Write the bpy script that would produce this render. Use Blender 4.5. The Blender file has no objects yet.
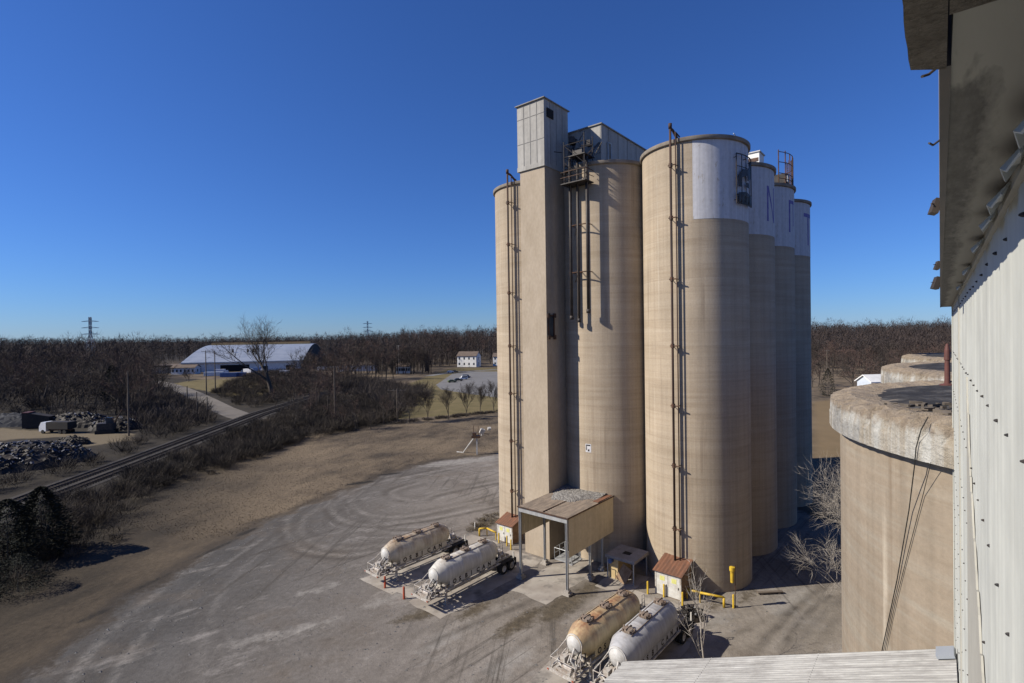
import bpy, math, random
import numpy as np
from mathutils import Vector, Matrix
C = bpy.context.scene.collection
R = math.radians
rnd = random.Random(7)

# ------------------------------------------------------------------ camera
CAMH = 23.0
PIT, ROLL, FPX = 0.0084867, 0.014098, 521.3
cam_d = bpy.data.cameras.new('camera'); cam = bpy.data.objects.new('camera', cam_d); C.objects.link(cam)
cam_d.sensor_width = 36.0; cam_d.lens = FPX * 36.0 / 1024.0
cam_d.clip_start = 0.02; cam_d.clip_end = 20000
cam.matrix_world = Matrix.Translation((0, 0, CAMH)) @ Matrix.Rotation(math.pi/2 - PIT, 4, 'X') @ Matrix.Rotation(-ROLL, 4, 'Z')
bpy.context.scene.camera = cam

# survey helper: a sight line of the photograph met with a level -> a site position
def sight(px, py):
    x = px - 512; y = py - 341.5
    c, s = math.cos(ROLL), math.sin(ROLL)
    X = (x*c - y*s)/FPX; Z = -(x*s + y*c)/FPX
    cp, sp = math.cos(PIT), math.sin(PIT)
    return Vector((X, cp + Z*sp, -sp + Z*cp))
def G(px, py, z=0.0):
    d = sight(px, py); t = (z - CAMH)/d.z
    return Vector((d.x*t, d.y*t, z))
def AT(px, py, Y):
    d = sight(px, py); t = Y/d.y
    return Vector((d.x*t, Y, CAMH + d.z*t))

PHI = R(50.31)                       # the whole plant stands on one grid
U = Vector((math.cos(PHI), math.sin(PHI), 0)); W = Vector((U.y, -U.x, 0))
def SW(s, w, z=0.0): return U*s + W*w + Vector((0, 0, z))

# ------------------------------------------------------------------ materials
class NT:
    def __init__(s, m):
        s.t = m.node_tree; s.t.nodes.clear()
        s.out = s.t.nodes.new('ShaderNodeOutputMaterial')
        s.b = s.t.nodes.new('ShaderNodeBsdfPrincipled')
        s.t.links.new(s.b.outputs[0], s.out.inputs[0])
    def put(s, sock, v):
        if v is None: return
        if hasattr(v, 'links'): s.t.links.new(v, sock)
        elif isinstance(v, (tuple, list)) and len(v) == 3 and sock.type == 'RGBA': sock.default_value = (*v, 1)
        else: sock.default_value = v
    def coord(s, kind='Object', scale=None, rot=None, loc=None):
        c = s.t.nodes.new('ShaderNodeTexCoord').outputs[kind]
        if scale is None and rot is None and loc is None: return c
        m = s.t.nodes.new('ShaderNodeMapping'); s.t.links.new(c, m.inputs[0])
        if scale is not None: m.inputs['Scale'].default_value = scale
        if rot is not None: m.inputs['Rotation'].default_value = rot
        if loc is not None: m.inputs['Location'].default_value = loc
        return m.outputs[0]
    def wpos(s, scale=None, rot=None, loc=None):
        c = s.t.nodes.new('ShaderNodeNewGeometry').outputs['Position']
        for k, v in (('Location', loc), ('Rotation', rot), ('Scale', scale)):
            if v is None: continue
            m = s.t.nodes.new('ShaderNodeMapping'); s.t.links.new(c, m.inputs[0]); m.inputs[k].default_value = v; c = m.outputs[0]
        return c
    def noise(s, vec, scale=1, detail=4, rough=.55, dist=0):
        n = s.t.nodes.new('ShaderNodeTexNoise'); s.t.links.new(vec, n.inputs['Vector'])
        n.inputs['Scale'].default_value = scale; n.inputs['Detail'].default_value = detail
        n.inputs['Roughness'].default_value = rough; n.inputs['Distortion'].default_value = dist
        return n.outputs['Fac']
    def ramp(s, fac, stops):
        r = s.t.nodes.new('ShaderNodeValToRGB'); s.put(r.inputs[0], fac)
        e = r.color_ramp.elements
        while len(e) < len(stops): e.new(.5)
        for el, (p, c) in zip(e, stops):
            el.position = p; el.color = (c, c, c, 1) if isinstance(c, (int, float)) else (*c, 1)
        return r.outputs[0]
    def mix(s, fac, a, b, mode='MIX'):
        n = s.t.nodes.new('ShaderNodeMix'); n.data_type = 'RGBA'; n.blend_type = mode
        s.put(n.inputs[0], fac); s.put(n.inputs[6], a); s.put(n.inputs[7], b)
        return n.outputs[2]
    def m(s, op, a, b=None, c=None, clamp=False):
        n = s.t.nodes.new('ShaderNodeMath'); n.operation = op; n.use_clamp = clamp
        s.put(n.inputs[0], a); s.put(n.inputs[1], b); s.put(n.inputs[2], c)
        return n.outputs[0]
    def attr(s, name):
        a = s.t.nodes.new('ShaderNodeAttribute'); a.attribute_name = name; return a.outputs['Fac']
    def sep(s, v):
        n = s.t.nodes.new('ShaderNodeSeparateXYZ'); s.t.links.new(v, n.inputs[0]); return n.outputs
    def comb(s, x, y, z):
        n = s.t.nodes.new('ShaderNodeCombineXYZ'); s.put(n.inputs[0], x); s.put(n.inputs[1], y); s.put(n.inputs[2], z); return n.outputs[0]
    def bump(s, h, strength=.3, dist=.05):
        n = s.t.nodes.new('ShaderNodeBump'); s.put(n.inputs['Height'], h)
        n.inputs['Strength'].default_value = strength; n.inputs['Distance'].default_value = dist
        s.t.links.new(n.outputs[0], s.b.inputs['Normal'])
    def finish(s, col, rough=.85, metal=0, spec=.3):
        s.put(s.b.inputs['Base Color'], col); s.put(s.b.inputs['Roughness'], rough); s.put(s.b.inputs['Metallic'], metal)
        s.b.inputs['Specular IOR Level'].default_value = spec

def newmat(name):
    m = bpy.data.materials.new(name); m.use_nodes = True; return m, NT(m)
M = {}
def pm(name, c1, c2=None, scale=1.0, rough=.85, bump=0, metal=0, stretch=(1, 1, 1), lo=.35, hi=.65, fine=.12, fscale=9, spec=.3):
    m, n = newmat(name); c2 = c2 or tuple(x*.75 for x in c1)
    v = n.coord(scale=stretch)
    a = n.noise(v, scale, 6, .62)
    col = n.mix(n.ramp(a, [(lo, 0), (hi, 1)]), c1, c2)
    f = n.noise(v, scale*fscale, 4, .6)
    col = n.mix(1.0, col, n.ramp(f, [(.25, 1-fine), (.75, 1+fine*.6)]), 'MULTIPLY')
    if bump: n.bump(f, bump, .03)
    n.finish(col, rough, metal, spec); M[name] = m; return m

def silo_mat(name, c1, c2, c3, joint=.18):
    """cast concrete: pour bands round the shell, vertical weather streaks, patches"""
    m, n = newmat(name)
    v = n.coord(); x, y, z = n.sep(v)
    band = n.noise(n.comb(0, 0, z), 1.1, 5, .7)
    band2 = n.noise(n.coord(scale=(.06, .06, 1.0)), 2.3, 4, .65)
    col = n.mix(n.ramp(band, [(.36, 0), (.64, 1)]), c1, c2)
    col = n.mix(n.ramp(band2, [(.5, 0), (.72, .6)]), col, c3)
    big = n.noise(v, .22, 3, .5)
    col = n.mix(1.0, col, n.ramp(big, [(.3, .86), (.7, 1.07)]), 'MULTIPLY')
    streak = n.noise(n.coord(scale=(1.6, 1.6, .035)), 1.6, 4, .6)
    col = n.mix(1.0, col, n.ramp(streak, [(.3, .86), (.55, 1.0), (.8, 1.05)]), 'MULTIPLY')
    run = n.noise(n.coord(scale=(2.4, 2.4, .022)), 1.0, 4, .6, .3)
    rmask = n.noise(n.coord(scale=(.5, .5, .10)), 1.0, 4, .6)
    col = n.mix(n.m('MULTIPLY', n.ramp(run, [(.56, 0), (.70, .6)]), n.ramp(rmask, [(.48, 0), (.62, 1)])), col, (.155, .115, .08))
    lite = n.noise(n.coord(scale=(1.5, 1.5, .03)), 1.3, 4, .6)
    col = n.mix(n.m('MULTIPLY', n.ramp(lite, [(.60, 0), (.72, .5)]), n.ramp(rmask, [(.40, 1), (.5, 0)])), col, (.46, .41, .335))
    # thin form joints every 1.22 m
    j = n.m('FRACT', n.m('MULTIPLY', z, 1/1.22))
    jl = n.m('LESS_THAN', j, .035)
    col = n.mix(n.m('MULTIPLY', jl, joint), col, (.12, .09, .065))
    fine = n.noise(v, 7, 4, .6)
    col = n.mix(1.0, col, n.ramp(fine, [(.25, .9), (.75, 1.07)]), 'MULTIPLY')
    n.bump(n.m('ADD', fine, n.m('MULTIPLY', band, .8)), .25, .05)
    n.finish(col, .92); M[name] = m; return m
silo_mat('silo_concrete', (.392, .328, .25), (.338, .274, .20), (.28, .219, .155))
silo_mat('old_concrete', (.262, .218, .168), (.225, .182, .135), (.285, .265, .22), .03)
pm('shaft_concrete', (.375, .315, .245), (.315, .26, .195), .5, .92, .15, stretch=(1, 1, .5))
M['white_band'] = None
def band_mat():
    m, n = newmat('white_band'); v = n.coord()
    st = n.noise(n.coord(scale=(1.8, 1.8, .05)), 1.7, 5, .6)
    col = n.mix(n.ramp(st, [(.42, 0), (.75, .8)]), (.50, .50, .52), (.35, .345, .36))
    f = n.noise(v, 3, 5, .6)
    col = n.mix(1.0, col, n.ramp(f, [(.3, .9), (.7, 1.05)]), 'MULTIPLY')
    wr = n.noise(n.coord(scale=(1.2, 1.2, .35)), 2.6, 7, .75)
    col = n.mix(n.ramp(wr, [(.60, 0), (.66, .85)]), col, (.30, .262, .21))
    n.finish(col, .8); n.bump(f, .1, .03); M['white_band'] = m
band_mat()
pm('rim_concrete', (.36, .33, .29), (.22, .20, .18), .8, .9, .25)
pm('silo_rim', (.25, .22, .185), (.16, .138, .115), .9, .9, .3)
pm('roof_grey', (.24, .23, .22), (.15, .145, .14), .6, .95, .2)
pm('purple_paint', (.10, .085, .28), (.20, .17, .36), 1.5, .7)
pm('dark_steel', (.045, .035, .03), (.12, .06, .035), 2.0, .6, metal=.2)
pm('rust_pipe', (.035, .024, .021), (.062, .034, .025), 1.2, .75, stretch=(1, 1, .3))
pm('seam_grey', (.27, .265, .255), (.20, .195, .19), 1.5, .9, spec=.1)
pm('black_steel', (.018, .018, .02), (.05, .04, .035), 2.0, .55)
pm('galv', (.42, .43, .43), (.30, .30, .30), 1.5, .5, metal=.35, stretch=(1, 1, .25))
def siding(name, c1, c2, pitch=1.6, dark=.55):
    m, n = newmat(name); v = n.coord(); x, y, z = n.sep(v)
    st = n.noise(n.coord(scale=(1.2, 1.2, .06)), 1.5, 5, .65)
    col = n.mix(n.ramp(st, [(.35, 0), (.7, 1)]), c1, c2)
    f = n.noise(v, 2.2, 5, .6)
    col = n.mix(1.0, col, n.ramp(f, [(.3, .88), (.7, 1.06)]), 'MULTIPLY')
    n.finish(col, .8, 0, .1); n.bump(f, .06, .03); M[name] = m
siding('grey_siding', (.37, .36, .34), (.265, .258, .242))
siding('tan_siding', (.60, .50, .33), (.50, .41, .265))
siding('white_siding', (.52, .53, .485), (.40, .41, .385))
def lean_mat():
    m, n = newmat('white_roof'); v = n.coord()
    a = n.noise(n.coord(scale=(6, .35, .35)), 1.2, 6, .7); b = n.noise(v, 1.3, 6, .7); c = n.noise(n.coord(scale=(9, 1.2, 1.2)), 2, 5, .7)
    col = n.mix(n.ramp(a, [(.38, 0), (.62, 1)]), (.40, .395, .375), (.27, .262, .25))
    col = n.mix(n.ramp(b, [(.5, 0), (.7, .6)]), col, (.20, .19, .18))
    col = n.mix(1.0, col, n.ramp(c, [(.25, .62), (.6, 1.0), (.8, 1.1)]), 'MULTIPLY')
    n.bump(c, .3, .02); n.finish(col, .8); M['white_roof'] = m
lean_mat()
pm('soffit_paint', (.36, .35, .31), (.31, .30, .265), 1.2, .85, fine=.05)
pm('ledge_concrete', (.17, .15, .125), (.08, .068, .055), 9, .95, .9, fine=.3)
def soffit_mat():
    m, n = newmat('soffit'); v = n.coord()
    x, y, z = n.sep(v)
    # mould creeping in from the outer edge of the soffit (a stain of its own)
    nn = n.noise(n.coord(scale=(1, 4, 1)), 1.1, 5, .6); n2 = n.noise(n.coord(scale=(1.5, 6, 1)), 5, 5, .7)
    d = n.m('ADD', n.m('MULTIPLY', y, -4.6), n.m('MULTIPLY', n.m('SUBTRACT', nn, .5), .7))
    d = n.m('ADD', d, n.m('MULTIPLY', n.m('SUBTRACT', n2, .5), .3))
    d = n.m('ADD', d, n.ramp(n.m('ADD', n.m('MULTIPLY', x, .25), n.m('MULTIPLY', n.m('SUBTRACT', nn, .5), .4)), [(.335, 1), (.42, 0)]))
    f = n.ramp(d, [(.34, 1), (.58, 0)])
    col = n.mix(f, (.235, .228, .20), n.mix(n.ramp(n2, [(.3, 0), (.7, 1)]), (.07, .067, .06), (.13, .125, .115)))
    n.finish(col, .9); n.bump(n2, .12, .02); M['soffit'] = m
soffit_mat()
def old_mats():
    m, n = newmat('old_rim'); v = n.coord(); x, y, z = n.sep(v)
    st = n.noise(n.coord(scale=(2.2, 2.2, .10)), 1.0, 5, .65); pa = n.noise(v, .55, 5, .6); f = n.noise(v, 4, 6, .7)
    col = n.mix(n.ramp(st, [(.38, 0), (.58, 1)]), (.27, .235, .185), (.40, .395, .37))
    col = n.mix(n.ramp(pa, [(.52, 0), (.62, .8)]), col, (.24, .235, .225))
    e = n.m('ADD', n.m('SUBTRACT', z, 20.45), n.m('MULTIPLY', n.m('SUBTRACT', f, .5), .9))
    col = n.mix(n.ramp(e, [(.0, 0), (.22, .85)]), col, n.mix(n.ramp(f, [(.35, 0), (.65, 1)]), (.30, .235, .165), (.14, .11, .085)))
    col = n.mix(1.0, col, n.ramp(f, [(.25, .72), (.75, 1.12)]), 'MULTIPLY')
    n.bump(n.m('ADD', f, n.m('MULTIPLY', pa, .6)), 1.0, .12); n.finish(col, .95); M['old_rim'] = m
    m, n = newmat('old_roof'); v = n.coord(); x, y, z = n.sep(v)
    r = n.m('SQRT', n.m('ADD', n.m('MULTIPLY', x, x), n.m('MULTIPLY', y, y)))
    a = n.noise(v, .32, 6, .65); b = n.noise(v, 1.6, 6, .7); c = n.noise(v, 6, 4, .7)
    d = n.m('ADD', r, n.m('MULTIPLY', n.m('SUBTRACT', a, .5), 9)); d = n.m('ADD', d, n.m('MULTIPLY', n.m('SUBTRACT', b, .5), 2.2))
    blk = n.mix(n.ramp(b, [(.45, 0), (.68, .8)]), (.022, .021, .022), (.11, .105, .10))
    pal = n.mix(n.ramp(b, [(.35, 0), (.65, 1)]), (.30, .245, .19), (.20, .17, .14))
    col = n.mix(n.ramp(n.m('MULTIPLY', d, .1), [(.88, 0), (.91, 1)]), blk, pal)
    col = n.mix(1.0, col, n.ramp(c, [(.25, .7), (.75, 1.15)]), 'MULTIPLY')
    n.bump(b, .6, .08); n.finish(col, .95); M['old_roof'] = m
old_mats()
def rust_roof(name, c1, c2, scale=1.5):
    m, n = newmat(name); v = n.coord()
    a = n.noise(n.coord(scale=(.5, 2, 1)), scale, 6, .7)
    col = n.mix(n.ramp(a, [(.38, 0), (.62, 1)]), c1, c2)
    n.finish(col, .9); n.bump(a, .2, .03); M[name] = m
rust_roof('rust_roof', (.185, .085, .05), (.115, .062, .042))
rust_roof('canopy_roof', (.225, .18, .14), (.135, .11, .088))
rust_roof('shed_wall_rust', (.27, .19, .12), (.17, .10, .06))
pm('debris', (.27, .26, .245), (.12, .112, .105), 3.5, .98, .8, fine=.4, fscale=5)
pm('door_white', (.58, .58, .55), (.42, .40, .36), 1.8, .7)
pm('tan_block', (.52, .40, .22), (.44, .33, .17), 1.0, .85)
pm('flat_roof', (.27, .255, .25), (.19, .18, .175), 1.2, .9)
pm('yellow_paint', (.56, .38, .03), (.40, .26, .03), 2.5, .55)
pm('pale_yellow', (.62, .60, .22), (.50, .50, .18), 3, .7)
pm('red_paint', (.42, .07, .03), (.25, .07, .04), 3, .6)
pm('rubber', (.018, .018, .018), (.03, .028, .026), 3, .85)
pm('frame_white', (.50, .49, .46), (.26, .21, .17), 2.5, .6)
pm('frame_rust', (.13, .09, .065), (.24, .20, .165), 2.5, .7)
pm('letter_paint', (.028, .022, .018), (.055, .042, .032), 2.5, .9)
pm('hole_dark', (.012, .011, .010), (.02, .018, .016), 3, .9)
def tank_mat(name, paint, stain, stain2, amt, topw):
    m, n = newmat(name); v = n.coord(); x, y, z = n.sep(v)
    # stain runs down from the hatches: strongest on the crown of the tank
    up = n.m('MULTIPLY', n.m('SUBTRACT', z, 1.6), .52)
    nn = n.noise(n.coord(scale=(.55, 1.0, .35)), 1.1, 6, .65)
    f = n.m('ADD', n.m('MULTIPLY', up, topw), n.m('MULTIPLY', n.m('SUBTRACT', nn, .5), 1.9))
    f = n.m('ADD', f, amt)
    n2 = n.noise(n.coord(scale=(1.2, 1, .5)), 3, 5, .7)
    st = n.mix(n.ramp(n2, [(.35, 0), (.65, 1)]), stain, stain2)
    ends = n.ramp(n.m('ABSOLUTE', x), [(0, 1), (1, 1)])
    col = n.mix(n.ramp(f, [(.3, 0), (.95, .95)]), paint, st)
    drip = n.noise(n.coord(scale=(3.5, 1.5, .25)), 1.5, 5, .6)
    col = n.mix(1.0, col, n.ramp(drip, [(.3, .72), (.6, 1.0)]), 'MULTIPLY')
    n.finish(col, .5, .05, .4); n.bump(n2, .05, .02); M[name] = m
tank_mat('tank_tan', (.50, .45, .36), (.30, .20, .11), (.15, .095, .06), -.12, .9)
tank_mat('tank_pale', (.54, .52, .47), (.42, .33, .23), (.26, .19, .13), -.2, .6)
tank_mat('tank_rust', (.52, .42, .25), (.30, .16, .08), (.20, .08, .05), -.22, 1.0)
tank_mat('tank_grey', (.37, .37, .38), (.36, .31, .27), (.24, .19, .16), -.25, .6)
pm('tank_white', (.52, .52, .51), (.36, .34, .31), 1.2, .45)
pm('bark', (.05, .041, .034), (.08, .066, .055), 2, .95)
pm('twig', (.040, .033, .029), (.062, .05, .043), .7, .95)
pm('twig_red', (.105, .066, .054), (.08, .054, .045), .5, .95)
pm('twig_pale', (.36, .33, .29), (.26, .23, .20), 1, .9)
pm('wood_twig', (.034, .029, .028), (.060, .045, .040), .02, .95, lo=.42, hi=.58)
pm('brush_twig', (.030, .025, .021), (.058, .047, .037), .09, .95, lo=.42, hi=.58)
pm('dry_weed', (.14, .115, .08), (.10, .08, .055), 2, .95)
pm('straw', (.19, .15, .105), (.125, .098, .07), 1.5, .95)
pm('straw_dark', (.10, .08, .06), (.07, .056, .042), 1.5, .95)
pm('stone', (.26, .25, .235), (.13, .125, .12), 1.7, .95)
pm('rubble_bits', (.15, .125, .10), (.06, .052, .045), 1.1, .95)
pm('needle', (.010, .013, .009), (.016, .018, .011), .5, .9)
pm('house_white', (.74, .74, .72), (.62, .62, .60), .5, .7)
pm('house_roof', (.10, .075, .06), (.14, .11, .09), .6, .9)
pm('glass_dark', (.03, .035, .045), (.05, .06, .07), .5, .2, spec=.5)
pm('metal_roof', (.36, .39, .43), (.27, .30, .345), .12, .4, metal=.3)
pm('ridge_orange', (.62, .36, .14), (.52, .30, .12), .1, .6)
pm('wall_blue', (.50, .55, .62), (.40, .45, .52), .1, .6)
pm('wall_grey', (.07, .062, .052), (.05, .045, .038), .1, .8)
pm('container_blue', (.05, .10, .26), (.07, .12, .24), .4, .5)
pm('car_dark', (.03, .035, .03), (.05, .05, .045), .5, .25, spec=.6)
pm('car_white', (.72, .73, .75), (.64, .65, .67), .5, .25, spec=.6)
pm('car_blue', (.04, .06, .12), (.05, .07, .13), .5, .25, spec=.6)
pm('car_green', (.10, .12, .04), (.08, .10, .035), .5, .3, spec=.6)
pm('pole_wood', (.14, .115, .09), (.10, .08, .065), 1, .9)
pm('pale_pole', (.40, .37, .33), (.30, .28, .25), 1, .85)
pm('scrap_dark', (.014, .013, .014), (.034, .026, .021), .35, .7, fine=.4)
pm('scrap_blue', (.025, .035, .075), (.06, .07, .10), .6, .6, fine=.4)
pm('scrap_pale', (.16, .16, .17), (.09, .09, .098), .8, .6)
pm('sand_heap', (.055, .058, .066), (.035, .037, .042), .3, .95, .3)
pm('cable_black', (.012, .012, .012), (.02, .02, .02), 3, .6)
pm('red_vent', (.12, .045, .038), (.08, .036, .03), 2, .6)
pm('membrane', (.030, .029, .030), (.075, .07, .066), 1.1, .95, .5, fine=.35, fscale=6)
pm('ballast', (.048, .044, .040), (.030, .027, .025), 2.5, .98, .5, fine=.3)
pm('sleeper', (.028, .023, .02), (.04, .033, .028), 2, .95)
pm('rail_steel', (.10, .085, .075), (.07, .055, .045), 1, .75, metal=.1)
pm('asphalt_lot', (.165, .162, .162), (.13, .128, .127), .12, .95)
pm('asphalt_road', (.15, .135, .118), (.11, .098, .085), .1, .95)
def pad_mat():
    m, n = newmat('pad_concrete'); v = n.wpos()
    a = n.noise(v, .5, 6, .65); b = n.noise(v, 4, 5, .65)
    col = n.mix(n.ramp(a, [(.35, 0), (.62, 1)]), (.36, .33, .29), (.25, .22, .19))
    st = n.noise(n.wpos(scale=(.25, .25, 1), rot=(0, 0, 0)), 1.6, 4, .6)
    col = n.mix(n.ramp(st, [(.55, 0), (.68, .8)]), col, (.09, .085, .08))
    col = n.mix(1.0, col, n.ramp(b, [(.25, .8), (.75, 1.08)]), 'MULTIPLY')
    n.finish(col, .95); n.bump(b, .3, .03); M['pad_concrete'] = m
pad_mat()

# ------------------------------------------------------------------ mesh builder
class MB:
    def __init__(s): s.v = []; s.f = []; s.M = None
    def add(s, vs, fs):
        b = len(s.v)
        if s.M is not None: vs = [s.M @ Vector(p) for p in vs]
        s.v.extend(tuple(p) for p in vs); s.f.extend(tuple(b+i for i in f) for f in fs); return s
    def box(s, a, b):
        x0, y0, z0 = a; x1, y1, z1 = b
        return s.add([(x0,y0,z0),(x1,y0,z0),(x1,y1,z0),(x0,y1,z0),(x0,y0,z1),(x1,y0,z1),(x1,y1,z1),(x0,y1,z1)],
                     [(0,3,2,1),(4,5,6,7),(0,1,5,4),(1,2,6,5),(2,3,7,6),(3,0,4,7)])
    def cbox(s, c, d): return s.box([c[i]-d[i]/2 for i in range(3)], [c[i]+d[i]/2 for i in range(3)])
    def obox(s, c, d, rz=0, rx=0, ry=0):
        T = Matrix.Translation(c) @ Matrix.Rotation(rz, 4, 'Z') @ Matrix.Rotation(ry, 4, 'Y') @ Matrix.Rotation(rx, 4, 'X')
        old = s.M; s.M = (old @ T) if old is not None else T
        s.cbox((0, 0, 0), d); s.M = old; return s
    def tube(s, p, q, r0, r1=None, n=8, cap=True):
        p = Vector(p); q = Vector(q); r1 = r0 if r1 is None else r1
        d = (q-p)
        if d.length < 1e-6: return s
        d.normalize(); a = d.orthogonal().normalized(); b = d.cross(a)
        vs = []
        for c, r in ((p, r0), (q, r1)):
            for k in range(n):
                t = 2*math.pi*k/n; vs.append(c + a*(r*math.cos(t)) + b*(r*math.sin(t)))
        fs = [(k, (k+1) % n, n+(k+1) % n, n+k) for k in range(n)]
        if cap: fs += [tuple(range(n-1, -1, -1)), tuple(range(n, 2*n))]
        return s.add(vs, fs)
    def path(s, pts, r, n=8):
        for a, b in zip(pts[:-1], pts[1:]): s.tube(a, b, r, n=n)
        return s
    def lathe(s, prof, n=32, a0=0.0, a1=None, axis='Z', c=(0, 0, 0)):
        full = a1 is None; a1 = a0+2*math.pi if full else a1
        k = n if full else n+1; vs = []
        for r, z in prof:
            for i in range(k):
                t = a0+(a1-a0)*i/n; x, y = r*math.cos(t), r*math.sin(t)
                vs.append((c[0]+x, c[1]+y, c[2]+z) if axis == 'Z' else (c[0]+z, c[1]+x, c[2]+y))
        fs = []
        for j in range(len(prof)-1):
            for i in range(n if full else n):
                i2 = (i+1) % k
                fs.append((j*k+i, j*k+i2, (j+1)*k+i2, (j+1)*k+i))
        return s.add(vs, fs)
    def disc(s, r, z, n=32, c=(0, 0)):
        return s.add([(c[0]+r*math.cos(2*math.pi*i/n), c[1]+r*math.sin(2*math.pi*i/n), z) for i in range(n)], [tuple(range(n))])
    def prism(s, poly, z0, z1):
        n = len(poly)
        return s.add([(x, y, z0) for x, y in poly]+[(x, y, z1) for x, y in poly],
                     [tuple(range(n-1, -1, -1)), tuple(range(n, 2*n))]+[(i, (i+1) % n, n+(i+1) % n, n+i) for i in range(n)])
    def prism_xz(s, poly, y0, y1):
        n = len(poly)
        return s.add([(x, y0, z) for x, z in poly]+[(x, y1, z) for x, z in poly],
                     [tuple(range(n)), tuple(range(2*n-1, n-1, -1))]+[((i+1) % n, i, n+i, n+(i+1) % n) for i in range(n)])
    def tri(s, a, b, c): return s.add([a, b, c], [(0, 1, 2)])
    def mesh(s, name):
        me = bpy.data.meshes.new(name); me.from_pydata(s.v, [], s.f); me.update(); return me
    def build(s, name, mat, parent=None, smooth=False, loc=None, rz=0.0, label=None):
        me = s.mesh(name)
        if smooth:
            me.polygons.foreach_set('use_smooth', [True]*len(me.polygons))
        me.materials.append(M[mat] if isinstance(mat, str) else mat)
        o = bpy.data.objects.new(name, me); C.objects.link(o)
        if parent is not None: o.parent = parent
        if loc is not None: o.location = loc
        if rz: o.rotation_euler = (0, 0, rz)
        if label: o['label'] = label
        return o
def smooth_by_angle(o, ang=35):
    me = o.data; me.polygons.foreach_set('use_smooth', [True]*len(me.polygons))
    try: me.set_sharp_from_angle(angle=R(ang))
    except Exception: pass
    return o
def tag(o, label, cat, group=None, kind=None):
    if kind: o['kind'] = kind
    if label: o['label'] = label
    if cat: o['category'] = cat
    if group: o['group'] = group
    return o
def thing(name, label, cat, loc=(0, 0, 0), rz=0.0, group=None):
    o = bpy.data.objects.new(name, None); C.objects.link(o); o.empty_display_size = .3
    o.location = loc; o.rotation_euler = (0, 0, rz); return tag(o, label, cat, group)
def dup(o, loc=None, rz=None, label=None, group=None, scale=None):
    def cp(x, par=None):
        c = x.copy(); C.objects.link(c)
        if par is not None: c.parent = par
        for ch in list(x.children): cp(ch, c)
        return c
    r = cp(o)
    if loc is not None: r.location = loc
    if rz is not None: r.rotation_euler = (0, 0, rz)
    if scale is not None: r.scale = scale if hasattr(scale, '__len__') else (scale,)*3
    if label: r['label'] = label
    if group: r['group'] = group
    return r

# ------------------------------------------------------------------ terrain
def sstep(a, b, x):
    t = np.clip((x-a)/(b-a), 0, 1); return t*t*(3-2*t)
def height(x, y):
    x = np.asarray(x, float); y = np.asarray(y, float)
    z = 9*sstep(430, 700, y) * sstep(-150, -60, x/np.maximum(y, 1)*400)
    z = z + 16*sstep(900, 2200, y) + 6*np.sin(x/420+1)*sstep(1000, 2200, y)
    z = z + 3*sstep(160, 420, x-0.2*y)
    return z
def axis(lo, hi, step, far_lo, far_hi, growth=1.13):
    a = list(np.arange(lo, hi+1e-6, step)); s = step; p = hi
    while p < far_hi: s *= growth; p += s; a.append(p)
    s = step; p = lo; pre = []
    while p > far_lo: s *= growth; p -= s; pre.append(p)
    return np.array(pre[::-1]+a)
def sd_poly(px, py, poly):
    d = np.full(px.shape, 1e9); ins = np.zeros(px.shape, bool); n = len(poly)
    for i in range(n):
        ax, ay = poly[i]; bx, by = poly[(i+1) % n]
        ex, ey = bx-ax, by-ay; wx, wy = px-ax, py-ay
        t = np.clip((wx*ex+wy*ey)/(ex*ex+ey*ey+1e-12), 0, 1)
        d = np.minimum(d, np.hypot(wx-ex*t, wy-ey*t))
        c = ((ay > py) != (by > py)) & (px < (bx-ax)*(py-ay)/((by-ay) if by != ay else 1e-12)+ax)
        ins ^= c
    return np.where(ins, -d, d)
def axis3(a, b, c, d, coarse, fine, lo, hi):
    base = axis(d, d+.001, coarse, d, hi); left = axis(a, a+.001, coarse, lo, a)
    mid = np.concatenate([np.arange(a+coarse, b, coarse), np.arange(b, c, fine), np.arange(c, d, coarse)])
    return np.unique(np.concatenate([left, mid, base]).round(4))
gx = axis3(-155, -36, 36, 125, 1.3, .42, -7000, 7000); gy = axis3(2, 26, 106, 250, 1.3, .42, -600, 9000)
XX, YY = np.meshgrid(gx, gy); ZZ = height(XX, YY)
nx, ny = len(gx), len(gy)
me = bpy.data.meshes.new('ground')
vs = np.stack([XX.ravel(), YY.ravel(), ZZ.ravel()], 1)
ii = np.arange(nx*ny).reshape(ny, nx)
fc = np.stack([ii[:-1, :-1].ravel(), ii[:-1, 1:].ravel(), ii[1:, 1:].ravel(), ii[1:, :-1].ravel()], 1)
me.vertices.add(len(vs)); me.vertices.foreach_set('co', vs.ravel())
me.loops.add(fc.size); me.loops.foreach_set('vertex_index', fc.ravel())
me.polygons.add(len(fc)); me.polygons.foreach_set('loop_start', np.arange(0, fc.size, 4)); me.polygons.foreach_set('loop_total', np.full(len(fc), 4))
me.update(); me.validate()
def gp(l): return [(p.x, p.y) for p in (G(*q) for q in l)]
yard = gp([(497, 455), (466, 457), (430, 462), (385, 475), (340, 492), (290, 512), (240, 535), (185, 566), (130, 600), (85, 632), (40, 665)])+[(-33, 24), (-32, -40), (70, -40), (62, 52), (40, 60), (36, 70), (0, 112)]
grassR = gp([(812, 402), (850, 398), (900, 400), (900, 458), (812, 458)])
lawn = gp([(398, 419), (392, 405), (408, 384), (450, 368), (560, 366), (560, 405), (497, 412)])
lawn2 = gp([(170, 384), (205, 379), (300, 381), (300, 392), (240, 398)])
sand = gp([(-60, 432), (0, 428), (60, 432), (131, 434), (131, 441), (88, 446), (60, 437), (0, 440), (-60, 446)])
brushy = [(-67, 40), (-58, 75), (-54, 105), (-50, 128), (-30, 141), (-30, 240), (-400, 420), (-400, 20)]
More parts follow.
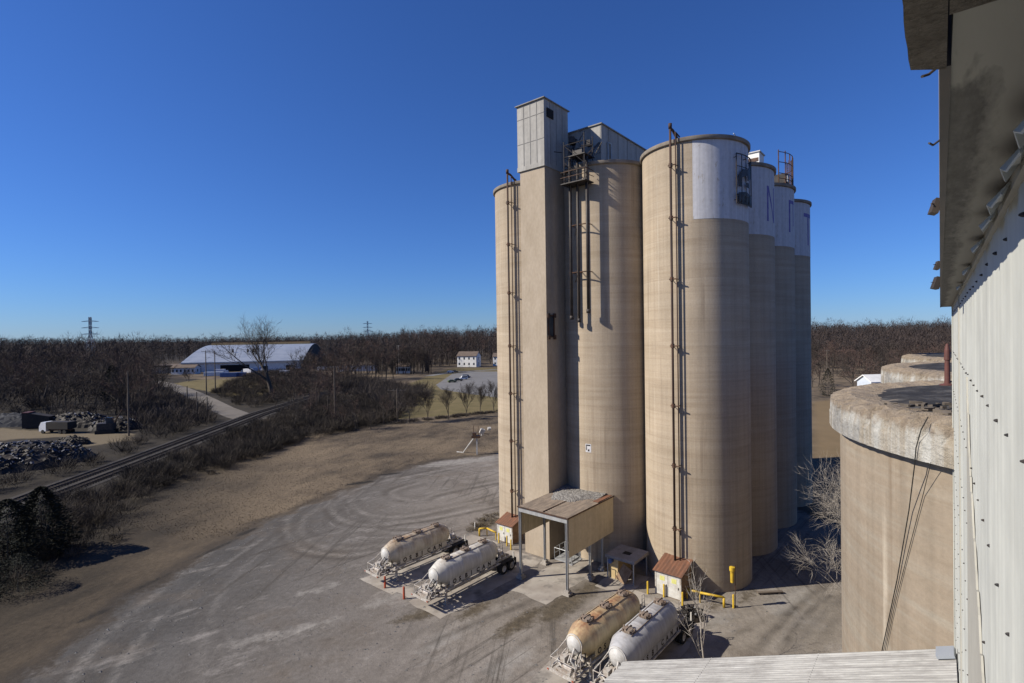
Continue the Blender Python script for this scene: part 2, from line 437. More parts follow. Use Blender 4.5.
bare = gp([(560, 600), (600, 585), (660, 600), (700, 650), (560, 700), (500, 640)])
def setattr_f(name, poly, w):
    a = me.attributes.new(name, 'FLOAT', 'POINT')
    d = sd_poly(XX.ravel(), YY.ravel(), poly) if not isinstance(poly, np.ndarray) else poly
    a.data.foreach_set('value', np.clip(.5 - d/(2*w), 0, 1).astype(np.float32))
setattr_f('yard', yard, 4.0)
setattr_f('lawn', np.minimum(sd_poly(XX.ravel(), YY.ravel(), lawn), sd_poly(XX.ravel(), YY.ravel(), lawn2)), 4.0)
setattr_f('sand', sand, 4.0)
setattr_f('brushy', brushy, 8.0)
def blob(px, py, L, Wd, ang):
    c = G(px, py); return [(c.x+L*math.cos(t)*math.cos(ang)-Wd*math.sin(t)*math.sin(ang), c.y+L*math.cos(t)*math.sin(ang)+Wd*math.sin(t)*math.cos(ang)) for t in [k*.5236 for k in range(12)]]
mud = np.full(XX.size, 1e9)
for q in ((247, 532, 1.6, .5, 1.2), (92, 616, 1.2, .35, 1.3), (103, 612, .9, .25, 1.3), (390, 474, 2.2, .6, .4), (360, 483, 2.5, .7, .5), (217, 548, 3, .35, 1.25), (150, 583, 2.5, .3, 1.3)): mud = np.minimum(mud, sd_poly(XX.ravel(), YY.ravel(), blob(*q)))
setattr_f('mud', mud, .8)
a_ = me.attributes.new('dust_vignette', 'FLOAT', 'POINT'); a_.data.foreach_set('value', np.clip((XX.ravel()+31)/26, 0, 1).astype(np.float32))  # dustier gravel near the plant, with vignette falloff put into its colour
dg = np.full(XX.size, 1e9)
for q in ((562, 606, 3.2, 1.3, .88), (520, 622, 3.0, .9, .88), (588, 590, 2.2, .9, .88), (430, 612, 3.5, .8, .5), (487, 524, 3.2, 1.2, .9), (475, 610, 2, .7, .88), (715, 604, 1.5, .5, .9), (748, 596, 1.8, .5, .9)): dg = np.minimum(dg, sd_poly(XX.ravel(), YY.ravel(), blob(*q)))
setattr_f('deadgrass', dg, 1.2)
pale_ = sd_poly(XX.ravel(), YY.ravel(), gp([(405, 468), (440, 461), (497, 455.5), (497, 460.5), (440, 467)]))
for q in ((322, 588, 2.2, .7, .6), (255, 640, 2.6, .8, .5), (300, 630, 3, .8, .6), (385, 600, 2.4, .9, .7), (445, 640, 3, 1.0, .7), (510, 662, 2.6, 1.2, .7), (720, 618, 2, 1.2, .6), (790, 600, 4, 1.5, .7)): pale_ = np.minimum(pale_, sd_poly(XX.ravel(), YY.ravel(), blob(*q)))
setattr_f('pale', pale_, 1.6)
# wheel ruts: pairs of tracks round the turning place and along the drives
def catmull(p, k=8):
    out = []
    for i in range(len(p)-1):
        a, b_, c, d = p[max(0, i-1)], p[i], p[i+1], p[min(len(p)-1, i+2)]
        for j in range(k):
            t = j/k; out.append(.5*((2*b_)+(c-a)*t+(2*a-5*b_+4*c-d)*t*t+(3*b_-a-3*c+d)*t*t*t))
    return out+[p[-1]]
def track_field(lines, halfgauge):
    f = np.zeros(XX.size); px_, py_ = XX.ravel(), YY.ravel(); rr_ = random.Random(3)
    for pts, wd, st in lines:
        w_ = catmull([G(*q) for q in pts])
        for o_ in halfgauge:
            q_ = []
            for i in range(len(w_)):
                a = w_[max(0, i-1)]; c = w_[min(len(w_)-1, i+1)]; d = (c-a).normalized(); q_.append(w_[i]+Vector((-d.y, d.x, 0))*o_)
            x0, x1 = min(p.x for p in q_)-3, max(p.x for p in q_)+3; y0, y1 = min(p.y for p in q_)-3, max(p.y for p in q_)+3
            m = np.where((px_ > x0) & (px_ < x1) & (py_ > y0) & (py_ < y1))[0]
            dmin = np.full(len(m), 1e9)
            for a, c in zip(q_[:-1], q_[1:]):
                ex, ey = c.x-a.x, c.y-a.y; wx, wy = px_[m]-a.x, py_[m]-a.y
                t = np.clip((wx*ex+wy*ey)/(ex*ex+ey*ey+1e-9), 0, 1); dmin = np.minimum(dmin, np.hypot(wx-ex*t, wy-ey*t))
            f[m] = np.maximum(f[m], st*(1 if o_ < 0 else .55)*np.exp(-(dmin/(wd*(.8 if o_ < 0 else 1.1)))**2))
    return f
def sc_(l, ox=200, oy=400, k=3.303): return [(ox+x/k, oy+y/k) for x, y in l]
loops = [(sc_([(560, 262), (470, 300), (400, 330), (320, 365), (290, 405), (300, 450), (340, 490), (400, 505), (480, 512), (560, 500)]), .55, .9),
 (sc_([(345, 395), (330, 430), (370, 470), (430, 487), (520, 490), (600, 478)]), .5, .8),
 (sc_([(500, 310), (440, 345), (450, 380), (490, 402), (560, 412), (650, 405), (760, 390), (860, 370), (980, 345)]), .5, .9),
 (sc_([(540, 300), (500, 330), (520, 360), (570, 380), (660, 385), (780, 365), (980, 320)]), .5, .7),
 (sc_([(720, 275), (640, 300), (650, 322), (720, 330), (775, 312), (870, 290), (980, 270)]), .8, .9),
 (sc_([(480, 325), (540, 285), (700, 250), (850, 222), (985, 198)]), .5, .6),
 ([(250, 528), (205, 556), (165, 588), (130, 616), (98, 645), (70, 683)], .5, 1.0), ([(262, 540), (215, 572), (176, 604), (145, 634), (112, 683)], .4, .7), ([(330, 500), (270, 545), (225, 590), (205, 640), (200, 683)], .4, .45),
 ([(841, 586), (815, 606), (795, 626), (772, 655), (760, 690)], .5, 1.0), ([(841, 600), (822, 616), (806, 636), (790, 670)], .45, .9), ([(700, 640), (745, 620), (800, 596), (841, 590)], .4, .5),
 ([(420, 640), (470, 618), (510, 603), (545, 588), (570, 574)], .45, .8), ([(455, 683), (490, 655), (530, 628), (575, 598), (600, 583)], .45, .7), ([(380, 683), (420, 640), (440, 600), (420, 575), (385, 560)], .4, .4)]
a_ = me.attributes.new('rut', 'FLOAT', 'POINT'); a_.data.foreach_set('value', track_field(loops, (-.95, .95)).astype(np.float32))
a_ = me.attributes.new('berm', 'FLOAT', 'POINT'); a_.data.foreach_set('value', track_field(loops, (-.1,)).astype(np.float32))
setattr_f('grassr', grassR, 8.0)
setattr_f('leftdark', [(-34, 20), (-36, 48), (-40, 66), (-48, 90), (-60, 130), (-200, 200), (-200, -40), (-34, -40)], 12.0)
setattr_f('rightpale', gp([(610, 520), (760, 575), (860, 560), (1000, 700), (620, 700), (520, 620)]), 9.0)
def ground_mat():
    m, n = newmat('ground_soil'); P = n.wpos()
    big = n.noise(P, .035, 5, .6); mid = n.noise(P, .22, 6, .65); fine = n.noise(P, 2.2, 6, .7); grit = n.noise(P, 9, 3, .7)
    # dead winter grass
    str_ = n.noise(n.wpos(scale=(.045, .13, .1), rot=(0, 0, R(-70))), 1.6, 7, .7)
    gr = n.mix(n.ramp(mid, [(.35, 0), (.65, 1)]), (.150, .117, .082), (.092, .072, .052))
    gr = n.mix(n.ramp(str_, [(.46, 0), (.60, .9)]), gr, (.056, .046, .036))
    gr = n.mix(n.ramp(big, [(.46, 0), (.62, .8)]), gr, (.200, .155, .105))
    gr = n.mix(n.ramp(n.attr('leftdark'), [(0, 0), (1, .95)]), gr, n.mix(mid, (.017, .015, .012), (.032, .027, .021)))  # darker brown left field, with tree shade and vignette put into the colour
    gr = n.mix(1.0, gr, n.ramp(fine, [(.2, .55), (.8, 1.25)]), 'MULTIPLY')
    br = n.mix(n.ramp(mid, [(.35, 0), (.65, 1)]), (.022, .019, .016), (.040, .034, .026))
    gr = n.mix(n.ramp(n.m('ADD', n.attr('brushy'), n.m('MULTIPLY', n.m('SUBTRACT', mid, .5), .8)), [(.4, 0), (.6, 1)]), gr, br)
    gr = n.mix(n.ramp(n.attr('grassr'), [(.4, 0), (.6, .9)]), gr, n.mix(mid, (.19, .135, .075), (.14, .105, .058)))
    lw = n.mix(n.ramp(mid, [(.35, 0), (.65, 1)]), (.105, .088, .040), (.15, .12, .06))
    gr = n.mix(n.ramp(n.m('ADD', n.attr('lawn'), n.m('MULTIPLY', n.m('SUBTRACT', mid, .5), .6)), [(.4, 0), (.6, 1)]), gr, lw)
    gr = n.mix(n.ramp(n.m('ADD', n.attr('sand'), n.m('MULTIPLY', n.m('SUBTRACT', mid, .5), .9)), [(.42, 0), (.6, 1)]), gr, n.mix(mid, (.165, .135, .09), (.105, .085, .058)))
    # yard gravel
    gv = n.mix(n.ramp(mid, [(.35, 0), (.66, 1)]), (.090, .087, .085), (.068, .066, .064))
    gv = n.mix(n.m('ADD', n.attr('dust_vignette'), n.m('MULTIPLY', n.m('SUBTRACT', big, .5), .5), clamp=True), gv, n.mix(n.ramp(mid, [(.35, 0), (.66, 1)]), (.222, .200, .180), (.176, .156, .138)))
    gv = n.mix(n.ramp(n.attr('rightpale'), [(0, 0), (1, .8)]), gv, n.mix(mid, (.275, .25, .215), (.20, .172, .14)))
    pale = n.noise(n.wpos(scale=(.12, .3, .1), rot=(0, 0, R(-35))), 1.1, 6, .7)
    gv = n.mix(n.ramp(pale, [(.56, 0), (.70, .8)]), gv, (.28, .262, .245))
    brn = n.noise(n.wpos(loc=(30, 0, 0)), .10, 5, .65)
    gv = n.mix(n.ramp(brn, [(.52, 0), (.66, .75)]), gv, (.125, .105, .086))
    gv = n.mix(n.ramp(n.m('ADD', n.attr('pale'), n.m('MULTIPLY', n.m('SUBTRACT', n.noise(P, .9, 6, .7), .5), 1.5)), [(.45, 0), (.8, .75)]), gv, (.27, .255, .235))
    # tyre-swept arcs round the turning place
    cen = G(400, 497)
    x, y, z = n.sep(P)
    dx = n.m('SUBTRACT', x, cen.x+3); dy = n.m('SUBTRACT', y, cen.y)
    wob = n.m('MULTIPLY', n.m('SUBTRACT', n.noise(P, .05, 3, .55), .5), 16)
    dd = n.m('ADD', n.m('SQRT', n.m('ADD', n.m('MULTIPLY', dx, dx), n.m('MULTIPLY', n.m('MULTIPLY', dy, dy), .75))), wob)
    ang = n.m('ARCTAN2', dy, dx)
    arc = n.noise(n.comb(n.m('MULTIPLY', dd, .85), n.m('MULTIPLY', ang, .8), 0), 1.0, 5, .7)
    zone = n.ramp(n.m('DIVIDE', dd, 30), [(.10, 0), (.28, 1), (.58, 1), (.75, 0)])
    zone = n.m('MULTIPLY', zone, n.ramp(n.noise(n.wpos(loc=(11, 5, 0)), .07, 3, .55), [(.40, 0), (.56, 1)]))
    gv = n.mix(n.m('MULTIPLY', n.ramp(arc, [(.52, 0), (.62, .55)]), zone), gv, (.078, .070, .064))
    gv = n.mix(n.m('MULTIPLY', n.ramp(arc, [(.34, .7), (.44, 0)]), zone), gv, (.235, .22, .208))
    rn = n.noise(P, 1.1, 5, .7); lo_ = n.ramp(n.noise(n.wpos(loc=(3, 17, 0)), .16, 4, .6), [(.36, .25), (.54, 1)])
    gv = n.mix(n.m('MULTIPLY', n.m('MULTIPLY', n.attr('berm'), .5), n.m('MULTIPLY', lo_, n.ramp(rn, [(.33, 0), (.53, 1)]))), gv, (.27, .25, .228))
    gv = n.mix(n.m('MULTIPLY', n.attr('rut'), n.m('MULTIPLY', lo_, n.ramp(rn, [(.30, .25), (.56, 1)]))), gv, (.074, .065, .057))
    # straight wheel tracks along the drive
    for rot, sc, loc in ((R(-47), (.035, 1.15, .1), (0, 0, 0)), (R(-84), (.03, .9, .1), (40, 20, 0))):
        tr = n.noise(n.wpos(scale=sc, rot=(0, 0, rot), loc=loc), 1.0, 5, .72)
        zz = n.noise(P, .045, 2, .5)
        gv = n.mix(n.m('MULTIPLY', n.ramp(tr, [(.54, 0), (.66, .85)]), n.ramp(zz, [(.42, 0), (.55, 1)])), gv, (.066, .059, .052))
    dgm = n.noise(P, 1.6, 6, .75)
    gv = n.mix(n.ramp(n.m('ADD', n.attr('deadgrass'), n.m('MULTIPLY', n.m('SUBTRACT', dgm, .5), 1.2)), [(.4, 0), (.7, .9)]), gv, n.mix(n.ramp(dgm, [(.35, 0), (.65, 1)]), (.115, .092, .062), (.058, .049, .037)))
    gv = n.mix(1.0, gv, n.ramp(fine, [(.2, .66), (.8, 1.2)]), 'MULTIPLY')
    gv = n.mix(1.0, gv, n.ramp(grit, [(.25, .82), (.75, 1.14)]), 'MULTIPLY')
    ed = n.m('ADD', n.attr('yard'), n.m('MULTIPLY', n.m('SUBTRACT', mid, .5), .9))
    ed = n.m('ADD', ed, n.m('MULTIPLY', n.m('SUBTRACT', fine, .5), .35))
    # dark muddy verge where the gravel ends
    verge = n.ramp(ed, [(.22, 0), (.42, .75), (.62, 0)])
    col = n.mix(n.ramp(ed, [(.42, 0), (.6, 1)]), gr, gv)
    col = n.mix(verge, col, (.040, .034, .029))
    col = n.mix(n.ramp(n.m('ADD', n.attr('mud'), n.m('MULTIPLY', n.m('SUBTRACT', fine, .5), .8)), [(.4, 0), (.65, .9)]), col, (.022, .020, .018))
    far = n.ramp(n.m('DIVIDE', y, 1200), [(.25, 0), (.6, 1)])
    col = n.mix(far, col, (.022, .019, .018))
    n.bump(n.m('ADD', fine, n.m('MULTIPLY', grit, .4)), .5, .12)
    n.finish(col, .97, 0, .15); return m
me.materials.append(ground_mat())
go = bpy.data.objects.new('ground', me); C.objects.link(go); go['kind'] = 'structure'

def sheet(name, poly, z, mat, jitter=0.0, seed=1):
    r = random.Random(seed); pts = []
    n = len(poly)
    for i in range(n):
        a = Vector((*poly[i], 0)); b = Vector((*poly[(i+1) % n], 0)); k = max(1, int((b-a).length/0.7)) if jitter else 1
        for j in range(k):
            p = a.lerp(b, j/k); pts.append((p.x+r.uniform(-jitter, jitter), p.y+r.uniform(-jitter, jitter)))
    b = MB(); b.add([(x, y, z) for x, y in pts], [tuple(range(len(pts)))])
    o = b.build(name, mat); o['kind'] = 'structure'; return o
def swpoly(s0, s1, w0, w1): return [tuple(SW(s, w))[:2] for s, w in ((s0, w0), (s1, w0), (s1, w1), (s0, w1))]
sheet('pavement', swpoly(28.8, 43.5, -43.2, -38.4), .012, 'pad_concrete', .12, 1)
sheet('pavement', swpoly(28.8, 43.0, -36.2, -31.8), .012, 'pad_concrete', .12, 2)
sheet('pavement', swpoly(29.4, 31.8, -38.4, -36.2), .016, 'pad_concrete', .1, 3)
sheet('pavement', swpoly(36.0, 46.5, -30.6, -26.4), .012, 'pad_concrete', .14, 4)
sheet('pavement', swpoly(24.0, 43.0, -21.6, -14.6), .012, 'pad_concrete', .14, 5)
sheet('pavement', swpoly(41.3, 46.0, -24.9, -21.7), .016, 'pad_concrete', .1, 6)
sheet('parking_lot', gp([(436, 385), (445, 379), (452, 374), (470, 371.5), (560, 372), (560, 402), (497, 397.5), (470, 394), (441, 389.5)]), .03, 'asphalt_lot', .3, 7)
# access road, a ribbon that curves down from the warehouse
def ribbon(name, pts, w, z, mat):
    b = MB(); vs = []
    for i, p in enumerate(pts):
        a = pts[max(0, i-1)]; c = pts[min(len(pts)-1, i+1)]; d = (c-a).normalized(); nrm = Vector((-d.y, d.x, 0))
        vs += [p+nrm*w/2+Vector((0, 0, z)), p-nrm*w/2+Vector((0, 0, z))]
    b.add(vs, [(2*i, 2*i+1, 2*i+3, 2*i+2) for i in range(len(pts)-1)])
    o = b.build(name, mat); o['kind'] = 'structure'; return o
ribbon('road', [G(x, y) for x, y in ((150, 381), (166, 384), (180, 388.5), (193, 394), (207, 401), (222, 409), (240, 416), (262, 421))], 7.5, .03, 'asphalt_road')
ribbon('road', [G(x, y) for x, y in ((428, 376), (452, 372.3), (500, 369.3), (560, 369))], 6, .05, 'asphalt_lot')

# ------------------------------------------------------------------ railway
rail_c = [Vector((-66, 40, 0)), Vector((-69.2, 62, 0)), Vector((-71.3, 80, 0)), Vector((-73.0, 100, 0)), Vector((-76.0, 130, 0)), Vector((-79.3, 163, 0)), Vector((-80.0, 217, 0)), Vector((-76, 300, 0))]
bed = ribbon('railway_bed', rail_c, 8.5, .05, 'ballast')
def off(pts, o):
    out = []
    for i, p in enumerate(pts):
        a = pts[max(0, i-1)]; c = pts[min(len(pts)-1, i+1)]; d = (c-a).normalized(); out.append(p+Vector((-d.y, d.x, 0))*o)
    return out
for o_, lab in ((1.9, 'railway track farther from the field, rusty rails beside the scrapyard brush'), (-1.9, 'railway track nearer to the brown field, two worn rails on dark ballast')):
    tr = thing('railway_track', lab, 'railway track', rail_c[1], 0, 'pair of railway tracks')
    loc = [p-rail_c[1] for p in off(rail_c, o_)]
    for g in (.72, -.72):
        b = MB(); pts = off(loc, g)
        for a, c in zip(pts[:-1], pts[1:]):
            d = (c-a); ang = math.atan2(d.y, d.x); mid = (a+c)/2
            b.obox((mid.x, mid.y, .27), (d.length+.05, .09, .18), ang)
        b.build('rail', 'rail_steel', tr)
    b = MB()
    for a, c in zip(loc[:-1], loc[1:]):
        d = c-a; k = int(d.length/.62); ang = math.atan2(d.y, d.x)
        for i in range(k):
            p = a+d*(i/k); b.obox((p.x, p.y, .12), (.24, 2.5, .14), ang)
    sl = b.build('sleepers', 'sleeper', tr); sl['kind'] = 'stuff'

# ------------------------------------------------------------------ silo block
RS, HS = 4.8514, 40.6
S0, W0 = 50.74, -18.77
def az(deg): return R(deg) - PHI                     # world azimuth -> local (silo root is turned by PHI)
def make_silo(i, j, label, band=False, pipe_az=None, hidden=False):
    c = SW(S0 + 2*RS*i, W0 - 2*RS*j)
    t = thing('concrete_silo', label, 'silo', c, PHI, 'round concrete silos standing in one block')
    b = MB(); b.lathe([(RS, -.3), (RS, HS-.36)], 96)
    b.build('shell', 'silo_concrete', t, True)
    b = MB(); b.lathe([(RS+.01, HS-.36), (RS+.19, HS-.32), (RS+.22, HS-.27), (RS+.22, HS), (RS-.15, HS+.02), (RS-.15, HS-.2)], 96)
    o = b.build('rim', 'silo_rim', t); smooth_by_angle(o)
    b = MB(); b.lathe([(RS-.16, HS-.1), (.05, HS+.25)], 48); b.build('roof', 'roof_grey', t)
    if band:
        b = MB(); zb = HS-7.35
        n = 90
        a0, a1 = band
        prof = [(RS+.012, zb), (RS+.012, HS-.37)]
        b.lathe(prof, n, az(a0), az(a1)); b.build('painted_band', 'white_band', t, True)
    if pipe_az is not None:
        a = az(pipe_az); dx, dy = math.cos(a), math.sin(a); tx, ty = -dy, dx
        def P(r, s, z): return (dx*r+tx*s, dy*r+ty*s, z)
        b = MB(); b.tube(P(RS+.55, 0, 0), P(RS+.55, 0, HS+1.0), .105, n=12)
        b.path([P(RS+.55, 0, HS+1.35), P(RS+.55, 0, HS+.9)], .16, 12)
        b.path([P(RS+.55, 0, HS+.95), P(RS+.0, 0, HS+.9), P(RS-1.6, 0, HS+.12)], .12, 10)
        b.build('fill_pipe', 'rust_pipe', t, True)
        b = MB(); b.tube(P(RS+.42, .42, 0), P(RS+.42, .42, HS+.55), .055, n=10)
        b.path([P(RS+.42, .42, HS+.5), P(RS-.5, .42, HS+.35)], .07, 10)
        b.build('vent_pipe', 'rust_pipe', t, True)
        for z in (5.5, 11.2, 16.6, 22.0, 28.0, 33.5, 38.2):
            b = MB()
            b.path([P(RS-.05, -.2, z), P(RS+.58, -.2, z)], .035, 6); b.path([P(RS-.05, .42, z), P(RS+.58, .42, z)], .035, 6)
            b.path([P(RS+.6, -.22, z), P(RS+.6, .55, z)], .06, 6)
            b.tube(P(RS+.55, 0, z-.18), P(RS+.55, 0, z+.18), .17, n=12)
            b.build('pipe_bracket', 'dark_steel', t)
    return t
siloA = make_silo(0, 0, 'near corner silo with white painted top, black sign frame and rusty pipes', (-110.5, 20), -130.5)
siloB = make_silo(1, 0, 'white topped silo with a purple letter N, second from the near corner', (-110, 20))
siloC = make_silo(2, 0, 'white topped silo carrying rooftop equipment, third from the near corner', (-110, 20))
siloD = make_silo(3, 0, 'rearmost white topped silo at the far right end of the block', (-110, 25))
siloF = make_silo(0, 1, 'tan silo behind the loading canopy with hanging spout pipes and small painted square')
siloE = make_silo(0, 2, 'leftmost tan silo with two brown pipes, partly behind the elevator shaft', None, -127.5)
for i in (1, 2, 3):
    make_silo(i, 2, 'plain tan silo on the far side of the block behind the leftmost one')
make_silo(3, 1, 'plain tan silo in the middle of the far end of the block')

def on_silo(t, pts_az_z, faces, name, mat, rad):
    b = MB(); b.add([(rad*math.cos(az(a)), rad*math.sin(az(a)), z) for a, z in pts_az_z], faces); return b.build(name, mat, t)
def strip(t, quads, name, mat, rad):
    """flat shapes given as azimuth/height quads, wrapped on a shell"""
    b = MB()
    for q in quads:
        n = 5; vs = []; fs = []
        for k in range(n+1):
            f = k/n
            for m_ in range(n+1):
                g = m_/n
                a = (q[0][0]*(1-f)+q[1][0]*f)*(1-g)+(q[3][0]*(1-f)+q[2][0]*f)*g
                z = (q[0][1]*(1-f)+q[1][1]*f)*(1-g)+(q[3][1]*(1-f)+q[2][1]*f)*g
                vs.append((rad*math.cos(az(a)), rad*math.sin(az(a)), z))
        for k in range(n):
            for m_ in range(n): c = k*(n+1)+m_; fs.append((c, c+n+1, c+n+2, c+1))
        b.add(vs, fs)
    return b.build(name, mat, t)
zt, zb = HS-2.2, HS-5.9
strip(siloB, [((-58, zb), (-54.5, zb), (-54.5, zt), (-58, zt)), ((-40, zb), (-36.5, zb), (-36.5, zt), (-40, zt)), ((-41, zb+.02), (-38, zb+.02), (-54, zt-.02), (-57, zt-.02))], 'painted_letter', 'purple_paint', RS+.022)
strip(siloC, [((-57, zb+.3), (-53, zb+.3), (-53, zt+.4), (-57, zt+.4)), ((-53, zt), (-40, zt), (-40, zt+.4), (-53, zt+.4)), ((-44, zt-2.6), (-41.5, zt-2.6), (-41.5, zt), (-44, zt))], 'painted_letter', 'purple_paint', RS+.022)
strip(siloD, [((-62, zt), (-34, zt), (-34, zt+.5), (-62, zt+.5)), ((-51, zb), (-46.5, zb), (-46.5, zt), (-51, zt))], 'painted_letter', 'purple_paint', RS+.022)
# black sign frame with what is left of its emblem
fr = RS+.28; b = MB()
def AP(a, z, r=fr): return (r*math.cos(az(a)), r*math.sin(az(a)), z)
a0, a1, z0, z1 = -65, -33, HS-5.95, HS-1.55
for a in (a0, a0+8, a0+16, a0+24, a1): b.tube(AP(a, z0), AP(a, z1), .05 if a in (a0, a1) else .032, n=6)
for z in (z0, z0+.75, z1-1.1, z1):
    for k in range(4): b.tube(AP(a0+8*k, z), AP(a0+8*k+8, z), .05 if z in (z0, z1) else .035, n=6)
for a in (a0, a0+16, a1):
    for z in (z0+.3, z1-.3): b.tube(AP(a, z, RS-.05), AP(a, z), .035, n=6)
sf = b.build('sign_frame', 'black_steel', siloA)
b = MB()
def panel(pts):
    n = len(pts); b.add([AP(a, z, fr-.03) for a, z in pts]+[AP(a, z, fr+.04) for a, z in pts], [tuple(range(n)), tuple(range(2*n-1, n-1, -1))]+[(i, (i+1) % n, n+(i+1) % n, n+i) for i in range(n)])
panel([(a0+3, z0+.1), (a0+30, z0+.1), (a0+30, z0+.95), (a0+16, z0+1.15), (a0+3, z0+.95)])
panel([(a0+3, z0+1.5), (a0+7, z0+1.5), (a0+7, z1-1.6), (a0+3, z1-1.9)])
panel([(a0+7, z1-2.1), (a0+20, z1-1.7), (a0+20, z1-1.2), (a0+10, z1-1.3), (a0+7, z1-1.6)])
panel([(a0+20, z1-2.2), (a0+28, z1-1.9), (a0+28, z1-.3), (a0+24, z1-.9), (a0+20, z1-1.2)])
panel([(a0+18, z0+1.6), (a0+24, z0+1.6), (a0+24, z0+2.0), (a0+18, z0+2.0)])
b.build('emblem', 'black_steel', sf)
b = MB(); b.tube((-1.0, -4.2, HS), (-1.0, -4.2, HS+.55), .04, n=6); b.tube((-1.0, -4.2, HS+.5), (-1.45, -4.2, HS+.5), .04, n=6); b.build('vent_stub', 'galv', siloA)
# little painted square on silo F
q = az(-109)
strip(siloF, [((-129.5, 11.1), (-122, 11.1), (-122, 11.95), (-129.5, 11.95))], 'painted_square', 'white_band', RS+.014)
strip(siloF, [((-128.6, 11.75), (-123, 11.75), (-123, 11.87), (-128.6, 11.87)), ((-128.6, 11.3), (-127.7, 11.3), (-127.7, 11.75), (-128.6, 11.75)), ((-126.2, 11.2), (-124.2, 11.2), (-124.2, 11.4), (-126.2, 11.4))], 'square_mark', 'hole_dark', RS+.022)
# rooftop equipment on silo C
t = thing('rooftop_equipment', 'dark machine box and railed ladder cage on the third silo roof', 'rooftop equipment', SW(S0+4*RS, W0, HS+.05), PHI)

b = MB(); b.box((-1.4, -2.6, 0), (2.0, -.4, 2.3)); b.box((-1.0, -4.3, .4), (.6, -2.6, 1.5)); b.build('machine_box', 'black_steel', t)
b = MB(); b.box((-.9, -4.42, .5), (.1, -4.34, 1.2)); b.build('white_panel', 'house_white', t)
tw_ = thing('roof_cabin', 'small white cabin on the roof of the second white topped silo', 'cabin', SW(S0+2*RS+1.3, W0+2.2, HS+.05), PHI)
b2 = MB(); b2.box((0, -1.0, 0), (1.9, .9, 2.35)); b2.build('wall', 'house_white', tw_)
b2 = MB(); b2.box((-.12, -1.12, 2.35), (2.05, 1.02, 2.47)); b2.build('roof', 'galv', tw_)
b2 = MB(); b2.box((-.04, -.9, 1.35), (-.004, .8, 1.75)); b2.build('vent_slot', 'dark_steel', tw_)
b = MB()
pa = [az(a) for a in (-75, -62, -50, -38, -26, -12, 2)]
for k, a in enumerate(pa):
    b.tube(((RS-.1)*math.cos(a), (RS-.1)*math.sin(a), -.3), ((RS-.1)*math.cos(a), (RS-.1)*math.sin(a), 3.7 if k > 1 else 3.9), .06, n=6)
    if k:
        for z in (.6, 1.2, 2.5, 3.7):
            a_ = pa[k-1]; b.tube(((RS-.1)*math.cos(a_), (RS-.1)*math.sin(a_), z), ((RS-.1)*math.cos(a), (RS-.1)*math.sin(a), z), .045, n=6)
for k in range(12):
    b.tube((2.2, -3.9, .3*k), (2.7, -3.6, .3*k), .03, n=5)
b.tube((2.2, -3.9, 0), (2.2, -3.9, 3.9), .04, n=5); b.tube((2.7, -3.6, 0), (2.7, -3.6, 3.9), .04, n=5)
b.build('railing', 'dark_steel', t)

# ------------------------------------------------------------------ elevator shaft with head house
t = thing('elevator_tower', 'square elevator shaft topped by a grey sheet metal head house', 'elevator tower', SW(43.5, -33.05), PHI)
hw = 1.6
b = MB(); b.box((0, -hw, 0), (5.2, hw, HS)); b.build('shaft', 'shaft_concrete', t)
b = MB(); b.box((-.16, -hw-.1, HS-.1), (4.6, hw+.26, HS+.35)); b.build('head_base', 'grey_siding', t)
hz0, hz1 = HS+.35, 47.38
b = MB(); b.box((-.12, -hw-.08, hz0), (4.3, hw+.22, hz1)); hh = b.build('head_house', 'grey_siding', t)
b = MB(); b.box((-.3, -hw-.24, hz1), (4.5, hw+.38, hz1+.09)); b.build('roof_slab', 'seam_grey', hh)
b = MB()
for k in range(1, 4):
    y = -hw+.0+(2*hw+.2)*k/4; b.box((-.15, y-.03, hz0), (-.12, y+.03, hz1))
for z in (hz0+2.4, hz0+5.0): b.box((-.145, -hw-.08, z-.03), (-.12, hw+.22, z+.03))
for k in range(1, 4): b.box((-.12+k*1.1-.03, -hw-.11, hz0), (-.12+k*1.1+.03, -hw-.08, hz1))
b.build('panel_seams', 'seam_grey', hh)
b = MB(); b.box((.35, -hw-.2, hz1-1.75), (1.45, -hw-.09, hz1-.85)); b.build('louver', 'hole_dark', hh)
wf = MB()
for z0_, z1_ in ((22.9, 23.05), (25.1, 25.25)): wf.box((.15, -hw-.12, z0_), (1.3, -hw-.005, z1_))
for x in (.15, 1.15): wf.box((x, -hw-.12, 23.05), (x+.15, -hw-.005, 25.1))
for x in (.0, 1.05):
    for z in (22.7, 24.95): wf.box((x, -hw-.2, z), (x+.4, -hw-.121, z+.45))
o = wf.build('window_frame', 'dark_steel', t)
b = MB(); b.box((.3, -hw-.03, 23.05), (1.15, -hw-.004, 25.1)); b.build('window_pane', 'glass_dark', o)

# rooftop gallery over the middle row
t = thing('rooftop_gallery', 'grey sheet metal gallery house on the silo roofs beside the head house', 'gallery', SW(48.9, -31.4, HS), PHI)
b = MB(); b.box((0, -3.5, -.3), (24, 3.6, 4.85)); b.build('wall', 'grey_siding', t)
b = MB(); b.box((-.15, -3.65, 4.85), (24.2, 3.75, 4.97)); b.build('roof', 'seam_grey', t)
b = MB()
for k in range(6): b.box((-.03, -3.4+k*1.2, .2), (0.0, -3.35+k*1.2, 4.8))
for k in range(10): b.box((1.5+k*2.2, -3.53, .2), (1.56+k*2.2, -3.5, 4.8))
b.build('panel_seams', 'seam_grey', t)
b = MB(); b.path([(1.2, -3.62, .3), (1.2, -3.62, 3.2), (1.9, -3.62, 3.2), (1.9, -3.62, 1.0)], .07, 6)
b.path([(2.4, -3.9, 1.3), (9, -3.9, 1.3)], .05, 6); b.path([(2.4, -3.9, .7), (9, -3.9, .7)], .04, 6)
